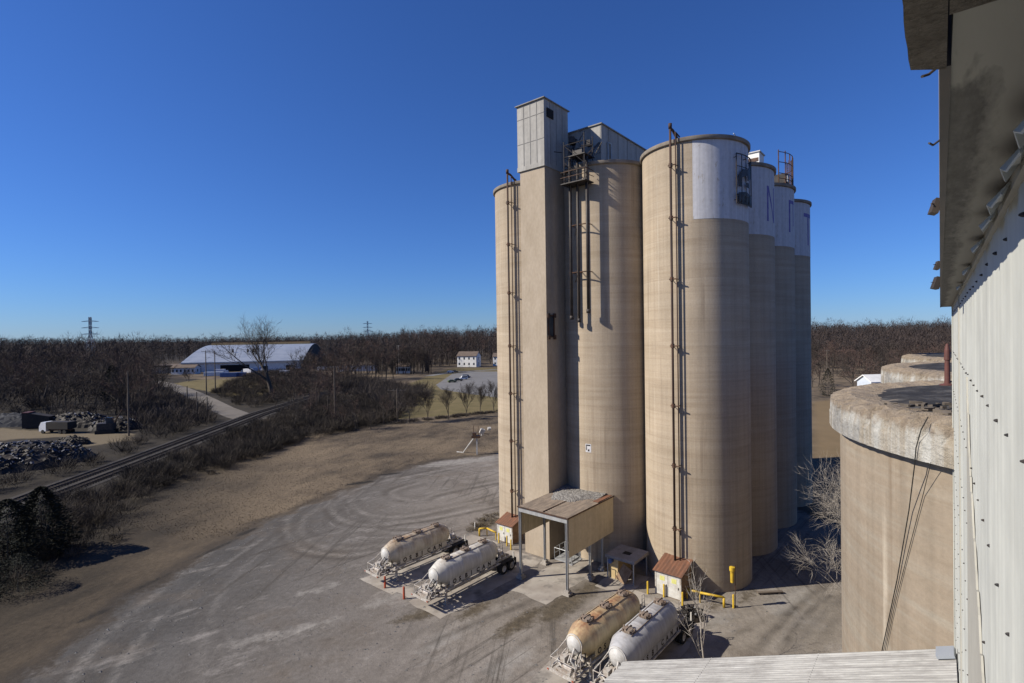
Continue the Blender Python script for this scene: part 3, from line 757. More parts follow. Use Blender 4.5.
for k in range(5): b.tube((2.4+k*1.65, -3.9, .0), (2.4+k*1.65, -3.9, 1.3), .04, n=5)
b.build('wall_pipes', 'galv', t)

# hanging spout tower on silo F
t = thing('spout_tower', 'dark steel spout frame with three cut off pipes hanging on the middle silo', 'spout frame', SW(45.9, -28.5, 0), PHI)
fx0, fx1, fy0, fy1, pz, tz = -1.35, .25, -1.15, 1.25, 38.5, 43.2
b = MB()
for x in (fx0, fx1):
    for y in (fy0, fy1): b.tube((x, y, pz-.1 if x < 0 else pz+1), (x, y, tz-.4*(y > 0)), .055, n=6)
for z in (39.8, 41.2, 42.4):
    b.tube((fx0, fy0, z), (fx0, fy1, z), .035, n=6); b.tube((fx1, fy0, z), (fx1, fy1, z), .035, n=6)
    b.tube((fx0, fy0, z), (fx1, fy0, z), .035, n=6); b.tube((fx0, fy1, z), (fx1, fy1, z), .035, n=6)
for z in (pz, 40.2): b.tube((fx0, fy0, z), (fx0, fy1, z+2.2), .03, n=6); b.tube((fx0, fy1, z), (fx1, fy1, z+2.0), .03, n=6)
rt = random.Random(8)
for k in range(22):
    p_ = Vector((rt.uniform(-1.2, 1.2), rt.uniform(-1.6, 1.8), rt.uniform(40.2, 43.6))); q_ = p_+Vector((rt.uniform(-.7, .9), rt.uniform(-.9, .9), rt.uniform(-.9, 1.0)))
    b.tube(p_, q_, rt.uniform(.02, .06), n=5)
b.build('frame', 'black_steel', t)
b = MB(); b.box((fx0-.3, fy0-.25, pz-.1), (.0, fy1+.25, pz)); b.build('platform', 'black_steel', t)
b = MB(); b.box((fx0-.1, fy0-.1, 41.1), (.6, fy1-.6, 41.18)); b.build('platform', 'black_steel', t)
b = MB()
for x0, y0, x1, y1 in ((fx0-.3, fy0-.25, fx0-.3, fy1+.25), (fx0-.3, fy0-.25, 0, fy0-.25), (fx0-.3, fy1+.25, 0, fy1+.25)):
    for z in (pz+.55, pz+1.1): b.tube((x0, y0, z), (x1, y1, z), .035, n=5)
b.build('railing', 'dark_steel', t)
b = MB(); b.tube((2.4, 2.2, 44.3), (-.75, .95, 41.0), .15, n=10); b.tube((2.6, .9, 43.9), (-.75, 0.05, 40.9), .14, n=10); b.tube((2.9, -.4, 43.4), (-.75, -1.05, 41.0), .15, n=10)
b.box((-.9, -.6, 41.2), (-.2, .5, 41.8)); b.obox((.6, 1.5, 43.5), (1.0, .6, .6), .4); b.obox((1.2, -.2, 43.0), (.8, .5, .5), .2)
b.build('diverter', 'black_steel', t)
for y, zb_, r in ((.95, 24.7, .15), (.05, 24.4, .13), (-1.05, 25.3, .16)):
    b = MB(); b.tube((-.75, y, zb_), (-.75, y, 41.0), r, n=12); b.tube((-.75, y, zb_), (-.75, y, zb_+.4), r+.06, n=12)
    b.build('spout_pipe', 'black_steel', t, True)
for z in (34.3, 29.5):
    b = MB(); b.path([(-.75, -1.2, z), (-.75, 1.15, z)], .06, 6)
    for y in (-1.05, .05, .95): b.path([(-.75, y, z), (.3, y, z)], .05, 6)
    b.path([(-.75, .05, z), (.1, 1.0, z-.9)], .03, 5)
    b.build('pipe_bracket', 'dark_steel', t)

# ------------------------------------------------------------------ loading canopy
t = thing('loading_canopy', 'open drive-through loading canopy with tan sheet metal sides and debris on its roof', 'canopy', SW(38.6, -28.6, 0), PHI)
cw = 2.75; cl = 7.75; rz_ = 6.8
def corrug(b, x0, x1, y, z0, z1, pitch, dep, th=.02, along='x', z0b=None):
    """thin corrugated sheet standing in the xz plane (along x) at y"""
    n = int(abs(x1-x0)/pitch*2); vs = []
    for k in range(n+1):
        x = x0+(x1-x0)*k/n; yy = y+(dep if k % 2 else 0)
        zz0 = z0 if z0b is None else z0+(z0b-z0)*k/n
        vs += [(x, yy, zz0), (x, yy, z1), (x, yy+th, zz0), (x, yy+th, z1)]
    fs = []
    for k in range(n):
        a = 4*k; c = a+4
        fs += [(a, c, c+1, a+1), (a+3, c+3, c+2, a+2), (a+1, c+1, c+3, a+3), (a, a+2, c+2, c)]
    fs += [(0, 1, 3, 2), (4*n, 4*n+2, 4*n+3, 4*n+1)]
    b.add(vs, fs); return b
b = MB(); corrug(b, 0, 8.1, -cw-.05, 3.25, rz_-.1, .26, .035); b.build('side_panel', 'tan_siding', t, label='sunless right side panel of tan ribbed sheet')
b = MB(); corrug(b, 0, 7.0, cw+.02, 4.0, rz_-.1, .26, .035); b.build('side_panel', 'tan_siding', t, label='left side panel of tan ribbed sheet')
b = MB()
for k in range(14):                                     # standing ribs across the roof
    pass
n = 44; vs = []; fs = []
for k in range(n+1):
    x = -.25+(cl+.4)*k/n; dz = .03 if k % 2 else 0; zz = rz_+.0+x*.012
    vs += [(x, -cw-.12, zz+dz), (x, cw+.12, zz+dz), (x, -cw-.12, zz-.05), (x, cw+.12, zz-.05)]
for k in range(n):
    a = 4*k; c = a+4; fs += [(a, c, c+1, a+1), (a+2, a+3, c+3, c+2), (a, a+2, c+2, c), (a+1, c+1, c+3, a+3)]
fs += [(0, 1, 3, 2), (4*n, 4*n+2, 4*n+3, 4*n+1)]
b.add(vs, fs); b.build('roof', 'canopy_roof', t)
b = MB(); b.box((-.02, -.03, rz_+.03), (4.2, .03, rz_+.1)); b.box((-.28, -cw-.14, rz_-.02), (-.22, cw+.14, rz_+.09)); b.box((-.28, -cw-.15, rz_-.02), (8.2, -cw-.13, rz_+.12)); rt_ = b.build('roof_trim', 'dark_steel', t)
b = MB(); b.box((5.2, -cw-.02, rz_+.1), (7.9, -cw+.55, rz_+.15)); b.build('rust_sheet', 'rust_roof', t)
# aggregate heaped against the silo
r2 = random.Random(3); b = MB(); nxg, nyg = 30, 30; vs = []; fs = []
for i in range(nxg+1):
    for j in range(nyg+1):
        x = 3.2+5.2*i/nxg; y = -cw+.5+(2*cw-.5)*j/nyg
        edge = 3.2+1.3*abs(y-.7)**1.2*.55+.4*math.sin(y*3)
        h = max(0, min(.26, (x-edge)*.12))
        vs.append((x, y, rz_+.04+h+(r2.uniform(0, .06) if h > .015 else -.06)))
for i in range(nxg):
    for j in range(nyg):
        a = i*(nyg+1)+j; fs.append((a, a+nyg+1, a+nyg+2, a+1))
b.add(vs, fs)
for k in range(260):
    x = r2.uniform(3.6, 8); y = r2.uniform(-cw+.5, cw-.1); s = r2.uniform(.03, .09)
    b.obox((x, y, rz_+.06+max(0, min(.26, (x-5)*.12))), (s, s*.8, s*.6), r2.uniform(0, 3), r2.uniform(0, 1))
db = b.build('debris', 'debris', t); db['kind'] = 'stuff'
b = MB(); b.box((-.2, -cw, rz_-.42), (-.02, cw, rz_-.06)); b.box((3.7, -cw, rz_-.4), (3.85, cw, rz_-.06))
for y in (-cw+.02, -.9, .9, cw-.12): b.box((0, y, rz_-.38), (7.6, y+.1, rz_-.055))
b.build('beam', 'galv', t)
for x, y in ((-.1, cw-.1), (-.1, -cw+.1), (3.8, cw-.1), (3.8, -cw+.1), (6.2, -cw+.15)):
    full = not (x < 0 and y > -cw+.5 and y < 0)
    b = MB(); z0 = 0
    b.box((x-.1, y-.1, .35), (x+.1, y-.07, rz_-.42)); b.box((x-.1, y+.07, .35), (x+.1, y+.1, rz_-.42)); b.box((x-.02, y-.07, .35), (x+.02, y+.07, rz_-.42))
    p = b.build('leg', 'galv', t)
    b = MB(); b.prism([(x-.34, y-.34), (x+.34, y-.34), (x+.34, y+.34), (x-.34, y+.34)], -.05, .2); b.prism([(x-.22, y-.22), (x+.22, y-.22), (x+.22, y+.22), (x-.22, y+.22)], .2, .42); b.build('footing', 'rim_concrete', p)
b = MB()      # loading spout and its little stand under the roof
b.tube((4.4, -.6, rz_-.4), (4.4, -.6, 3.3), .32, .2, 12); b.tube((5.6, .9, rz_-.4), (5.6, .9, 3.6), .28, .18, 12); b.build('loading_spout', 'black_steel', t, True)
b = MB(); b.box((.9, -2.2, 2.3), (2.6, -.6, 2.42))
for y in (-2.2, -.6):
    for x in (.9, 1.75, 2.6): b.tube((x, y, 2.42), (x, y, 3.4), .03, n=5)
    for z in (2.9, 3.4): b.tube((.9, y, z), (2.6, y, z), .03, n=5)
for x in (.9, 2.6): b.tube((x, -2.2, 3.4), (x, -.6, 3.4), .03, n=5)
for x in (1.0, 2.5): b.tube((x, -2.4, 2.3), (x, -2.4, rz_-.4), .05, n=6); 
b.box((.9, -2.55, 2.2), (2.6, -2.2, 2.3)); b.build('operator_platform', 'galv', t)

# ------------------------------------------------------------------ sheds and hut
def shed(s0, w0, dep, wid, z0, z1, label, rows):
    t = thing('pump_shed', label, 'shed', SW(s0, w0+wid/2), PHI, 'small rusty roofed sheds')
    y = wid/2
    b = MB(); b.prism_xz([(0, 0), (dep, 0), (dep, z1), (0, z0)], -y, y); b.build('wall', 'shed_wall_rust', t)
    b = MB(); sl = (z1-z0)/dep
    n = 16; vs = []; fs = []
    for k in range(n+1):
        yy = -y-.16+(wid+.32)*k/n; dz = .03 if k % 2 else 0
        vs += [(-.25, yy, z0-.25*sl+.02+dz), (dep+.1, yy, z1+.1*sl+.02+dz), (-.25, yy, z0-.25*sl-.03), (dep+.1, yy, z1+.1*sl-.03)]
    for k in range(n): a = 4*k; c = a+4; fs += [(a, a+1, c+1, c), (a+2, c+2, c+3, a+3), (a, c, c+2, a+2), (a+1, a+3, c+3, c+1)]
    fs += [(0, 2, 3, 1), (4*n, 4*n+1, 4*n+3, 4*n+2)]
    b.add(vs, fs); b.build('roof', 'rust_roof', t)
    for sgn in (0, 1):
        a = -y+.1+sgn*(wid-.2)/2
        b = MB(); b.box((-.05, a+.02, .08), (-.003, a+(wid-.2)/2-.02, z0-.18)); d = b.build('door', 'door_white', t)
        b = MB(); b.box((-.06, a+.3, z0-.85), (-.052, a+.75, z0-.45)); b.build('notice_plate', 'pale_yellow', d)
        b = MB(); b.box((-.09, a+.12, .9), (-.051, a+.17, 1.1)); b.build('handle', 'black_steel', d)
    b = MB()
    for yy in (-y-.02, y-.1): b.box((-.07, yy, 0), (-.002, yy+.12, z0-.05))
    b.box((-.07, -y-.02, z0-.17), (-.003, y+.02, z0-.03)); b.build('frame', 'frame_white', t)
    return t
shed(44.15, -39.15, 1.75, 2.2, 2.1, 2.65, 'small white doored shed with rusty red roof left of the loading canopy', 1)
shed(43.6, -19.95, 2.3, 2.35, 2.2, 2.75, 'small white doored shed with rusty ribbed roof at the near silo', 1)
t = thing('valve_hut', 'low hut with grey flat roof and tan block side between canopy and near silo', 'hut', SW(43.5, -23.45), PHI)
b = MB(); b.box((.3, .3, 0), (2.9, 1.25, 2.0)); b.build('wall', 'tan_block', t)
b = MB(); b.box((0, -1.5, 2.05), (3.05, 1.5, 2.25)); b.box((-.03, -1.53, 2.0), (3.08, 1.53, 2.06)); b.build('roof', 'flat_roof', t)
b = MB(); b.box((1.1, -.45, 2.24), (1.75, .3, 2.27)); b.build('roof_opening', 'hole_dark', t)
for x, y in ((.15, -1.35), (2.85, -1.35), (.15, 1.32)):
    b = MB(); b.box((x-.05, y-.05, 0), (x+.05, y+.05, 2.02)); b.build('post', 'galv', t)
b = MB(); b.obox((.1, -.4, .8), (.08, 1.1, 1.5), 0, .4, .35); b.build('leaning_board', 'shed_wall_rust', t)
b = MB(); b.tube((-.15, .95, 1.75), (.25, .95, 1.75), .22, n=12); b.build('fan_housing', 'container_blue', t)

# ------------------------------------------------------------------ pneumatic tank trailers
FONT = {}
def glyph(ch):
    if ch not in FONT:
        cu = bpy.data.curves.new('glyph', 'FONT'); cu.body = ch; cu.size = 1.0; cu.resolution_u = 3; cu.offset = .045
        ob = bpy.data.objects.new('glyph', cu); C.objects.link(ob); bpy.context.view_layer.update()
        me_ = ob.evaluated_get(bpy.context.evaluated_depsgraph_get()).to_mesh()
        FONT[ch] = ([tuple(v.co) for v in me_.vertices], [tuple(p.vertices) for p in me_.polygons])
        bpy.data.objects.remove(ob); bpy.data.curves.remove(cu)
    return FONT[ch]
def trailer(label, loc, yaw, tank, white_front=True):
    t = thing('tank_trailer', label, 'trailer', loc, yaw, 'parked dry bulk tank trailers')
    zc, Rk = 2.42, 1.08
    prof = [(.58, -3.75), (.64, -3.68), (.86, -3.2), (Rk, -2.6), (Rk, -1.05), (Rk+.015, -1.0), (Rk+.015, -.9), (Rk, -.85), (Rk, 1.2), (Rk+.015, 1.25), (Rk+.015, 1.35), (Rk, 1.4), (Rk, 3.05), (.95, 3.5), (.68, 3.8)]
    b = MB(); b.lathe(prof, 40, axis='X', c=(0, 0, zc)); tk = b.build('tank', tank, t); smooth_by_angle(tk, 30)
    b = MB(); b.lathe([(.01, -3.93), (.25, -3.9), (.45, -3.83), (.57, -3.73), (.66, -3.70), (.66, -3.58)], 32, axis='X', c=(0, 0, zc)); o = b.build('front_head', 'tank_white', tk); smooth_by_angle(o, 50)
    b = MB(); b.lathe([(.74, 3.72), (.74, 3.82), (.52, 3.95), (.3, 4.02), (.01, 4.05)], 32, axis='X', c=(0, 0, zc)); o = b.build('rear_head', tank, tk); smooth_by_angle(o, 50)
    for x in (-2.2, 0.15, 2.5):
        b = MB(); b.lathe([(.36, -.06), (.36, .1), (.30, .16), (.01, .2)], 16, c=(x, 0, zc+Rk))
        b.lathe([(.42, .0), (.42, .06), (.36, .06)], 16, c=(x, 0, zc+Rk))
        for k in range(5):
            a = k*1.256; b.cbox((x+.4*math.cos(a), .4*math.sin(a), zc+Rk+.1), (.1, .1, .16))
        b.tube((x-.38, 0, zc+Rk+.2), (x+.38, 0, zc+Rk+.2), .035, n=5)
        b.build('hatch', 'frame_rust', tk)
    b = MB()
    for y in (-.42, .42): b.tube((-2.6, y, zc+Rk-.06), (3.1, y, zc+Rk-.06), .03, n=5)
    b.build('walk_rail', 'frame_rust', tk)
    for x in (-1.8, .2, 2.2):
        b = MB(); b.lathe([(.22, .62), (.32, .75), (.98, 1.82)], 20, c=(x, 0, 0)); b.tube((x, 0, .45), (x, 0, .64), .18, n=10)
        b.build('hopper', tank, t, True)
    # side sills with the row of dark openings
    for sgn in (-1, 1):
        y0, y1 = sorted((sgn*.93, sgn*.97))
        b = MB(); b.box((-2.6, y0, 1.42), (3.2, y1, 1.92)); sk = b.build('side_skirt', tank, t)
        for k, ch in enumerate('OSBICAN'):
            gv_, gf = glyph(ch); x0 = -2.3+k*.74; yy = sgn*.976
            b = MB(); hgt = .54
            if sgn < 0: b.add([(x0+v[0]*hgt, yy, 1.50+v[1]*hgt) for v in gv_], gf)
            else: b.add([(.1-x0-v[0]*hgt, yy, 1.50+v[1]*hgt) for v in gv_], [tuple(reversed(f)) for f in gf])
            b.build('letter', 'letter_paint', sk)
    b = MB()
    for y in (-.5, .5): b.box((-4.95, y-.07, 1.1), (5.75, y+.07, 1.3))
    for x in (-4.9, -4.3, -3.6, -2.9, 3.9, 4.9, 5.7): b.box((x-.06, -.45, 1.12), (x+.06, .45, 1.28))
    for y in (-.95, .95): b.box((-3.2, y-.05, 1.12), (3.9, y+.05, 1.24))
    for x in (-3.1, -.9, 1.4, 3.6): b.box((x-.05, -.95, 1.14), (x+.05, .95, 1.22)); b.tube((x, -.93, 1.2), (x, -.93, 1.6), .04, n=5); b.tube((x, .93, 1.2), (x, .93, 1.6), .04, n=5)
    b.build('frame', 'frame_white', t)
    b = MB(); b.box((-5.2, -1.1, 1.04), (-5.05, 1.1, 1.12)); b.box((-5.22, -1.1, 1.0), (-5.18, 1.1, 1.18))
    for y in (-.95, -.5, .5, .95): b.box((-4.95, y-.06, 1.04), (-3.5, y+.06, 1.14))
    b.box((-4.4, -.95, 1.05), (-4.25, .95, 1.13)); b.box((-3.8, -.95, 1.05), (-3.65, .95, 1.13)); b.tube((-4.3, 0, .82), (-4.3, 0, 1.06), .1, n=8)
    nb = b.build('nose_plate', 'frame_white', t)
    for y in (-1.0, 1.0):
        b = MB(); b.cbox((-5.235, y, 1.1), (.03, .12, .1)); b.build('marker_light', 'red_paint', nb)
    b = MB()      # piping, hoses and rails crowding the nose
    b.path([(-3.5, -.7, 1.3), (-4.4, -.75, 1.4), (-4.6, -.4, 1.9), (-3.9, -.2, 2.3)], .07, 7)
    b.path([(-3.5, .7, 1.3), (-4.5, .7, 1.45), (-4.8, .2, 1.4), (-4.8, -.6, 1.4)], .06, 7)
    for y in (-1, 1):
        b.path([(-4.95, y, 1.1), (-4.95, y, 1.8), (-4.2, y*.9, 2.0), (-3.6, y*.6, 2.6)], .035, 6)
        b.tube((-4.95, y*.9, 1.15), (-3.7, y*.55, 2.0), .04, n=6); b.tube((-4.3, y*.95, 1.1), (-4.2, y*.9, 2.0), .03, n=5)
    b.path([(-4.95, -1, 1.8), (-4.95, 1, 1.8)], .03, 6)
    b.path([(-4.05, 0, 1.9), (-4.4, 0, 1.5), (-4.4, 0, 1.2)], .05, 7)
    b.tube((-4.65, -.55, 1.35), (-4.65, .15, 1.35), .18, n=10); b.cbox((-4.15, .45, 1.5), (.5, .4, .45)); b.cbox((-3.9, -.5, 1.4), (.35, .3, .35))
    b.path([(-3.0, -.2, .55), (4.2, -.2, .55)], .085, 8)
    for k in range(5): b.cbox((-4.8+.28*k, -.85+.4*k, 1.25), (.14, .2, .22))
    b.build('piping', 'frame_white', t)
    b = MB(); pts = [(-3.9+.5*math.cos(a*.35), -.72, 1.75+.55*math.sin(a*.35)) for a in range(4, 20)]; b.path(pts, .045, 6); b.build('hose', 'rubber', t)
    for y in (-.85, .85):
        b = MB(); b.cbox((-3.0, y, .75), (.18, .16, .9)); b.cbox((-3.0, y, .33), (.13, .12, .5)); b.cbox((-3.0, y, .05), (.4, .34, .1)); b.tube((-3.0, y, .7), (-2.3, y*.6, 1.12), .04, n=5)
        b.build('landing_leg', 'frame_white', t)
    for x in (4.35, 5.5):
        b = MB(); b.tube((x, -.95, .52), (x, .95, .52), .07, n=8); ax = b.build('axle', 'dark_steel', t)
        for y in (-.93, -.62, .62, .93):
            b = MB(); prof = [(.3, -.13), (.46, -.14), (.52, -.1), (.52, .1), (.46, .14), (.3, .13)]
            old = Matrix.Translation((x, y, .52)) @ Matrix.Rotation(math.pi/2, 4, 'X'); b.M = old
            b.lathe(prof, 20); wh = b.build('tyre', 'rubber', ax, True)
            b = MB(); b.M = old; b.lathe([(.3, -.12), (.16, -.03), (.05, -.03), (.0, -.03)], 16); b.lathe([(.3, .12), (.16, .03), (.05, .03), (.0, .03)], 16); b.build('rim', 'frame_white', ax)
    b = MB()
    for y in (-1.15, 1.15):
        for k in range(5):
            a0, a1 = .25+k*.2, .45+k*.2
    for y in (-.78, .78): b.box((3.8, y-.36, 1.1), (6.05, y+.36, 1.13)); b.box((3.76, y-.36, .75), (3.8, y+.36, 1.13)); b.box((6.05, y-.34, .35), (6.08, y+.34, 1.13))
    b.build('fender', 'rubber', t)
    b = MB()
    b.box((5.72, -1.15, .72), (5.86, 1.15, .9))
    for y in (-1.0, 1.0): b.cbox((5.8, y, 1.25), (.1, .1, 1.0)); 
    b.path([(4.3, -.3, 1.5), (5.4, -.3, 1.45), (5.9, -.3, 1.2)], .09, 8); b.path([(4.5, .5, 2.3), (5.1, .55, 1.5), (5.8, .55, 1.4)], .05, 7)
    b.cbox((4.9, .1, 1.6), (.5, .5, .45)); b.cbox((5.5, .6, 1.5), (.3, .4, .3)); b.tube((4.2, -.8, 1.25), (4.0, -.8, 3.1), .03, n=5); b.tube((4.55, -.8, 1.25), (4.35, -.8, 3.1), .03, n=5); b.path([(4.0, .3, 1.2), (4.4, .35, 2.2), (5.0, .4, 1.6), (5.5, .4, 1.2)], .07, 7); b.path([(4.0, -.5, 1.3), (4.7, -.6, 1.9), (5.3, -.3, 1.3)], .06, 7); b.path([(4.6, .9, 1.15), (4.6, .9, 1.9), (5.7, .9, 1.8), (5.7, .9, 1.15)], .035, 6)
    for k in range(6): b.tube((4.17-.03*k, -.8, 1.55+.3*k), (4.52-.03*k, -.8, 1.55+.3*k), .02, n=5)
    b.build('rear_gear', 'frame_white', t)
    return t
trailer('tan tank trailer with brown stained top, farthest left of the parked four', (-9.95, 52.3, .012), R(48.2), 'tank_tan')
trailer('pale dirty white tank trailer parked beside the canopy, second from left', (-4.7, 47.75, .012), R(49.2), 'tank_pale')
trailer('rust streaked orange and cream tank trailer, left one of the near pair', (6.35, 37.35, .012), R(47.2), 'tank_rust')
trailer('dull grey tank trailer beside the bare sapling, right one of the near pair', (8.85, 35.95, .012), R(49.2), 'tank_grey')

# ------------------------------------------------------------------ bollards, yellow pipes
def bollard(p, label, mat='yellow_paint', h=1.15, r=.085, group='yellow bollards'):
    b = MB(); b.lathe([(r, -.1), (r, h-.06), (r*.7, h-.015), (0.001, h)], 14)
    o = b.build('bollard', mat, loc=p); smooth_by_angle(o); tag(o, label, 'bollard', group)
for (x, y), lab in (((499, 543), 'yellow bollard at the left door edge of the left shed'), ((507, 546), 'yellow bollard before the middle of the left shed doors'), ((511, 550), 'yellow bollard at the right corner of the left shed'),
                    ((647.8, 594), 'yellow bollard left of the near silo shed'), ((664, 597), 'yellow bollard before the doors of the near silo shed'), ((682.6, 605.5), 'yellow bollard at the right corner of the near silo shed'),
                    ((733.5, 608), 'yellow bollard standing alone at the end of the yellow pipe')):
    bollard(G(x, y), lab)
bollard(G(385, 588), 'red post in front of the tan tank trailer', 'red_paint', 1.1, .1, 'red posts before the trailers')
bollard(G(404, 599), 'red post in front of the pale dirty white tank trailer', 'red_paint', 1.1, .1, 'red posts before the trailers')
bollard(G(475, 528.5), 'short white post beside the left yellow pipe rail', 'door_white', .75, .07, None)
def piperail(pts, name, lab):
    t = thing(name, lab, 'pipe', pts[0]); o = pts[0]
    b = MB(); q = [p-o+Vector((0, 0, .85)) for p in pts]; b.path(q+[q[-1]+Vector((0, 0, -.85))], .1, 10); b.build('pipe', 'yellow_paint', t, True)
    for p in (pts[0], pts[len(pts)//2]):
        b = MB(); d = p-o; b.tube((d.x, d.y, 0), (d.x, d.y, .82), .06, n=8); b.build('post', 'yellow_paint', t)
piperail([G(496, 540), G(487, 535.5), G(479.5, 536)], 'pipe_rail', 'yellow pipe rail running left from the left shed')
piperail([G(687, 599), G(700, 602.5), G(724, 607.5)], 'pipe_rail', 'yellow elbowed pipe running right from the near silo shed')
t = thing('filter_pole', 'yellow canister held high on a thin pole before the near silo', 'canister', G(735.5, 607.5))
b = MB(); b.tube((0, 0, 0), (0, 0, 3.6), .03, n=6); b.build('pole', 'dark_steel', t)
b = MB(); b.lathe([(.01, 2.1), (.14, 2.12), (.16, 3.05), (.22, 3.1), (.22, 3.42), (.01, 3.46)], 16, c=(-.25, 0, 0)); b.build('canister', 'yellow_paint', t)
b = MB(); b.cbox((0, 0, .18), (2.3, .3, .1)); b.cbox((-.8, 0, .065), (.2, .3, .13)); b.cbox((.8, 0, .065), (.2, .3, .13)); o = b.build('timber_beam', 'pole_wood', loc=G(770, 594), rz=R(4)); tag(o, 'dark low beam lying on the gravel at the edge of the silo shadow', 'beam')

# signal-like stand in the field
p = G(477, 454.5)
t = thing('survey_stand', 'white tripod stand with machinery on top in the brown field', 'stand', p)
b = MB(); b.box((-.14, -.14, 0), (.14, .14, 3.3)); b.build('post', 'tank_white', t)
for dy in (0, .5):
    b = MB(); b.tube((-2.9, 1.6+dy, 0), (-.55, dy*.6, 3.3), .1, n=6); b.build('strut', 'tank_white', t)
b = MB()
for k in range(6):
    f = k/6; b.tube((-2.9+2.35*f, 1.6*(1-f), 3.3*f), (-2.9+2.35*f, 1.6*(1-f)+.5, 3.3*f), .04, n=5)
b.tube((-4.2, 2.2, .1), (-3.0, 1.6, .1), .1, n=6)
b.build('rungs', 'tank_white', t)
b = MB(); b.box((-1.0, -.5, 3.3), (.7, .5, 3.75)); b.box((-.8, -.4, 3.75), (-.1, .4, 4.3)); b.tube((.3, 0, 3.7), (.3, 0, 5.6), .06, n=6); b.tube((-.6, 0, 3.7), (-.6, 0, 5.7), .06, n=6); b.tube((.3, 0, 4.4), (2.4, -.2, 4.0), .05, n=6); b.build('machinery', 'dark_steel', t)
b = MB(); b.obox((1.1, -.2, 4.6), (.9, .5, 1.0), .3, .4, .4); b.obox((2.5, -.2, 5.1), (.6, .5, .5), .3, .5); b.tube((.9, 0, 3.7), (1.6, -.3, 5.0), .12, n=6); b.build('white_head', 'tank_white', t)

# ------------------------------------------------------------------ the building the camera leans out of
PHW = R(50.6); UW = Vector((math.cos(PHW), math.sin(PHW), 0)); NW = Vector((UW.y, -UW.x, 0))
KC = .226; SC = 16.4
# local frame: x = along the wall (away), y = outward (left of the wall), z up; wall plane y = -KC
t = thing('elevator_building', 'white ribbed metal wall and overhanging soffit at the right edge, seen from its window', 'building', (0, 0, 0), PHW)
def rib_wall(b, x0, x1, z0, z1, pitch, dep, th, yb):
    x = x0; prof = []
    while x < x1:
        prof += [(x, 0), (x+pitch*.50, 0), (x+pitch*.62, dep), (x+pitch*.88, dep)]; x += pitch
    prof = [(min(px_, x1), d) for px_, d in prof]+[(x1, 0)]
    vs = []
    for px_, d in prof: vs += [(px_, yb+d, z0), (px_, yb+d, z1), (px_, yb-th, z0), (px_, yb-th, z1)]
    n = len(prof); fs = []
    for k in range(n-1):
        a = 4*k; c = a+4; fs += [(a, a+1, c+1, c), (a+2, c+2, c+3, a+3)]
    fs += [(0, 2, 3, 1), (4*n-4, 4*n-3, 4*n-1, 4*n-2)]
    b.add(vs, fs)
WZ1 = CAMH+.56
b = MB(); rib_wall(b, -6, SC, 0, WZ1+.2, .42, .004, .05, -KC-.01); b.build('wall', 'white_siding', t)
b = MB(); b.box((-6, -9, 0), (SC-.06, -KC-.07, WZ1+.2)); b.build('wall_core', 'rim_concrete', t)
b = MB(); b.box((SC-.34, -KC-.002, 0), (SC+.012, -KC+.012, WZ1)); b.box((SC+.002, -KC-.5, 0), (SC+.02, -KC+.005, WZ1)); b.build('corner_trim', 'white_siding', t)
b = MB(); b.box((10.3, -KC+.000, 0), (10.42, -KC+.016, WZ1)); b.build('joint_strip', 'soffit_paint', t)
# sheet laps a hand thicker than the sheet below
b = MB(); n = 30; vs = []
rr = random.Random(5)
for k in range(n+1):
    x = 4.6+2.9*k/n; zl = 20.3+1.7*(k/n)+rr.uniform(-.05, .05) if k < 24 else 21.7+rr.uniform(-.08, .08)+(k-24)*.12
    vs += [(x, -KC+.010, zl), (x, -KC+.010, 10.0), (x, -KC-.004, zl), (x, -KC-.004, 10.0)]
fs = []
for k in range(n): a = 4*k; c = a+4; fs += [(a, a+1, c+1, c), (a, c, c+2, a+2)]
b.add(vs, fs); b.build('torn_sheet', 'soffit_paint', t)
# screw heads with rubber washers
b = MB()
def rivet(x, z, r=.016):
    b.lathe([(r, 0), (r*.9, .006), (r*.45, .010), (.001, .014)], 7, c=(0, 0, 0)) if False else None
    old = b.M; b.M = Matrix.Translation((x, -KC-.01, z)) @ Matrix.Rotation(-math.pi/2, 4, 'X'); b.lathe([(r, 0), (r, .007), (r*.5, .016), (.0005, .018)], 7); b.M = old
for row in range(15):
    z = CAMH+.40-row*.88-(.0 if row else .0)
    x = 2.0
    while x < SC-.4: rivet(x, z+rr.uniform(-.012, .012), rr.uniform(.008, .011)); x += .60
for k in range(60):
    rivet(SC-.15+rr.uniform(-.02, .02), 9+k*.24, .012); 
sc_ = b.build('screws', 'black_steel', t); sc_['kind'] = 'stuff'
# soffit: slab from the wall out to its edge, then the fascia and the rough concrete ledge
SZ = CAMH+.585
b = MB(); b.box((1.24, -1.6, SZ), (SC+.1, -.022, SZ+.3)); o = b.build('soffit', 'soffit', t)
# (stain runs in the soffit's own coordinates: y=0 is its outer edge)
b = MB(); b.box((1.49, -.022, SZ-.008), (SC+.1, -.002, SZ+.34)); b.build('fascia', 'black_steel', t)
b = MB(); b.box((-1.2, -1.6, SZ-.016), (1.235, -.016, SZ+.3)); b.build('cross_beam', 'ledge_concrete', t)
b = MB(); n = 46; vs = []; fs = []
rl = random.Random(9)
for k in range(n+1):
    x = -1.2+(1.478+1.2)*k/n; xo = x-.05*k/n; e = .0475+rl.uniform(-.0012, .0012); zz = SZ-.02+rl.uniform(-.0015, .0015)
    vs += [(xo, e, SZ+.3), (xo, e+rl.uniform(-.001, .001), zz), (x, -.014, zz+rl.uniform(-.001, .001)), (x, -.014, SZ+.3)]
for k in range(n):
    for j in range(3): a = 4*k+j; fs.append((a, a+4, a+5, a+1))
fs += [(0, 1, 2, 3), tuple(4*n+3-i for i in range(4))]
b.add(vs, fs); b.build('concrete_ledge', 'ledge_concrete', t)
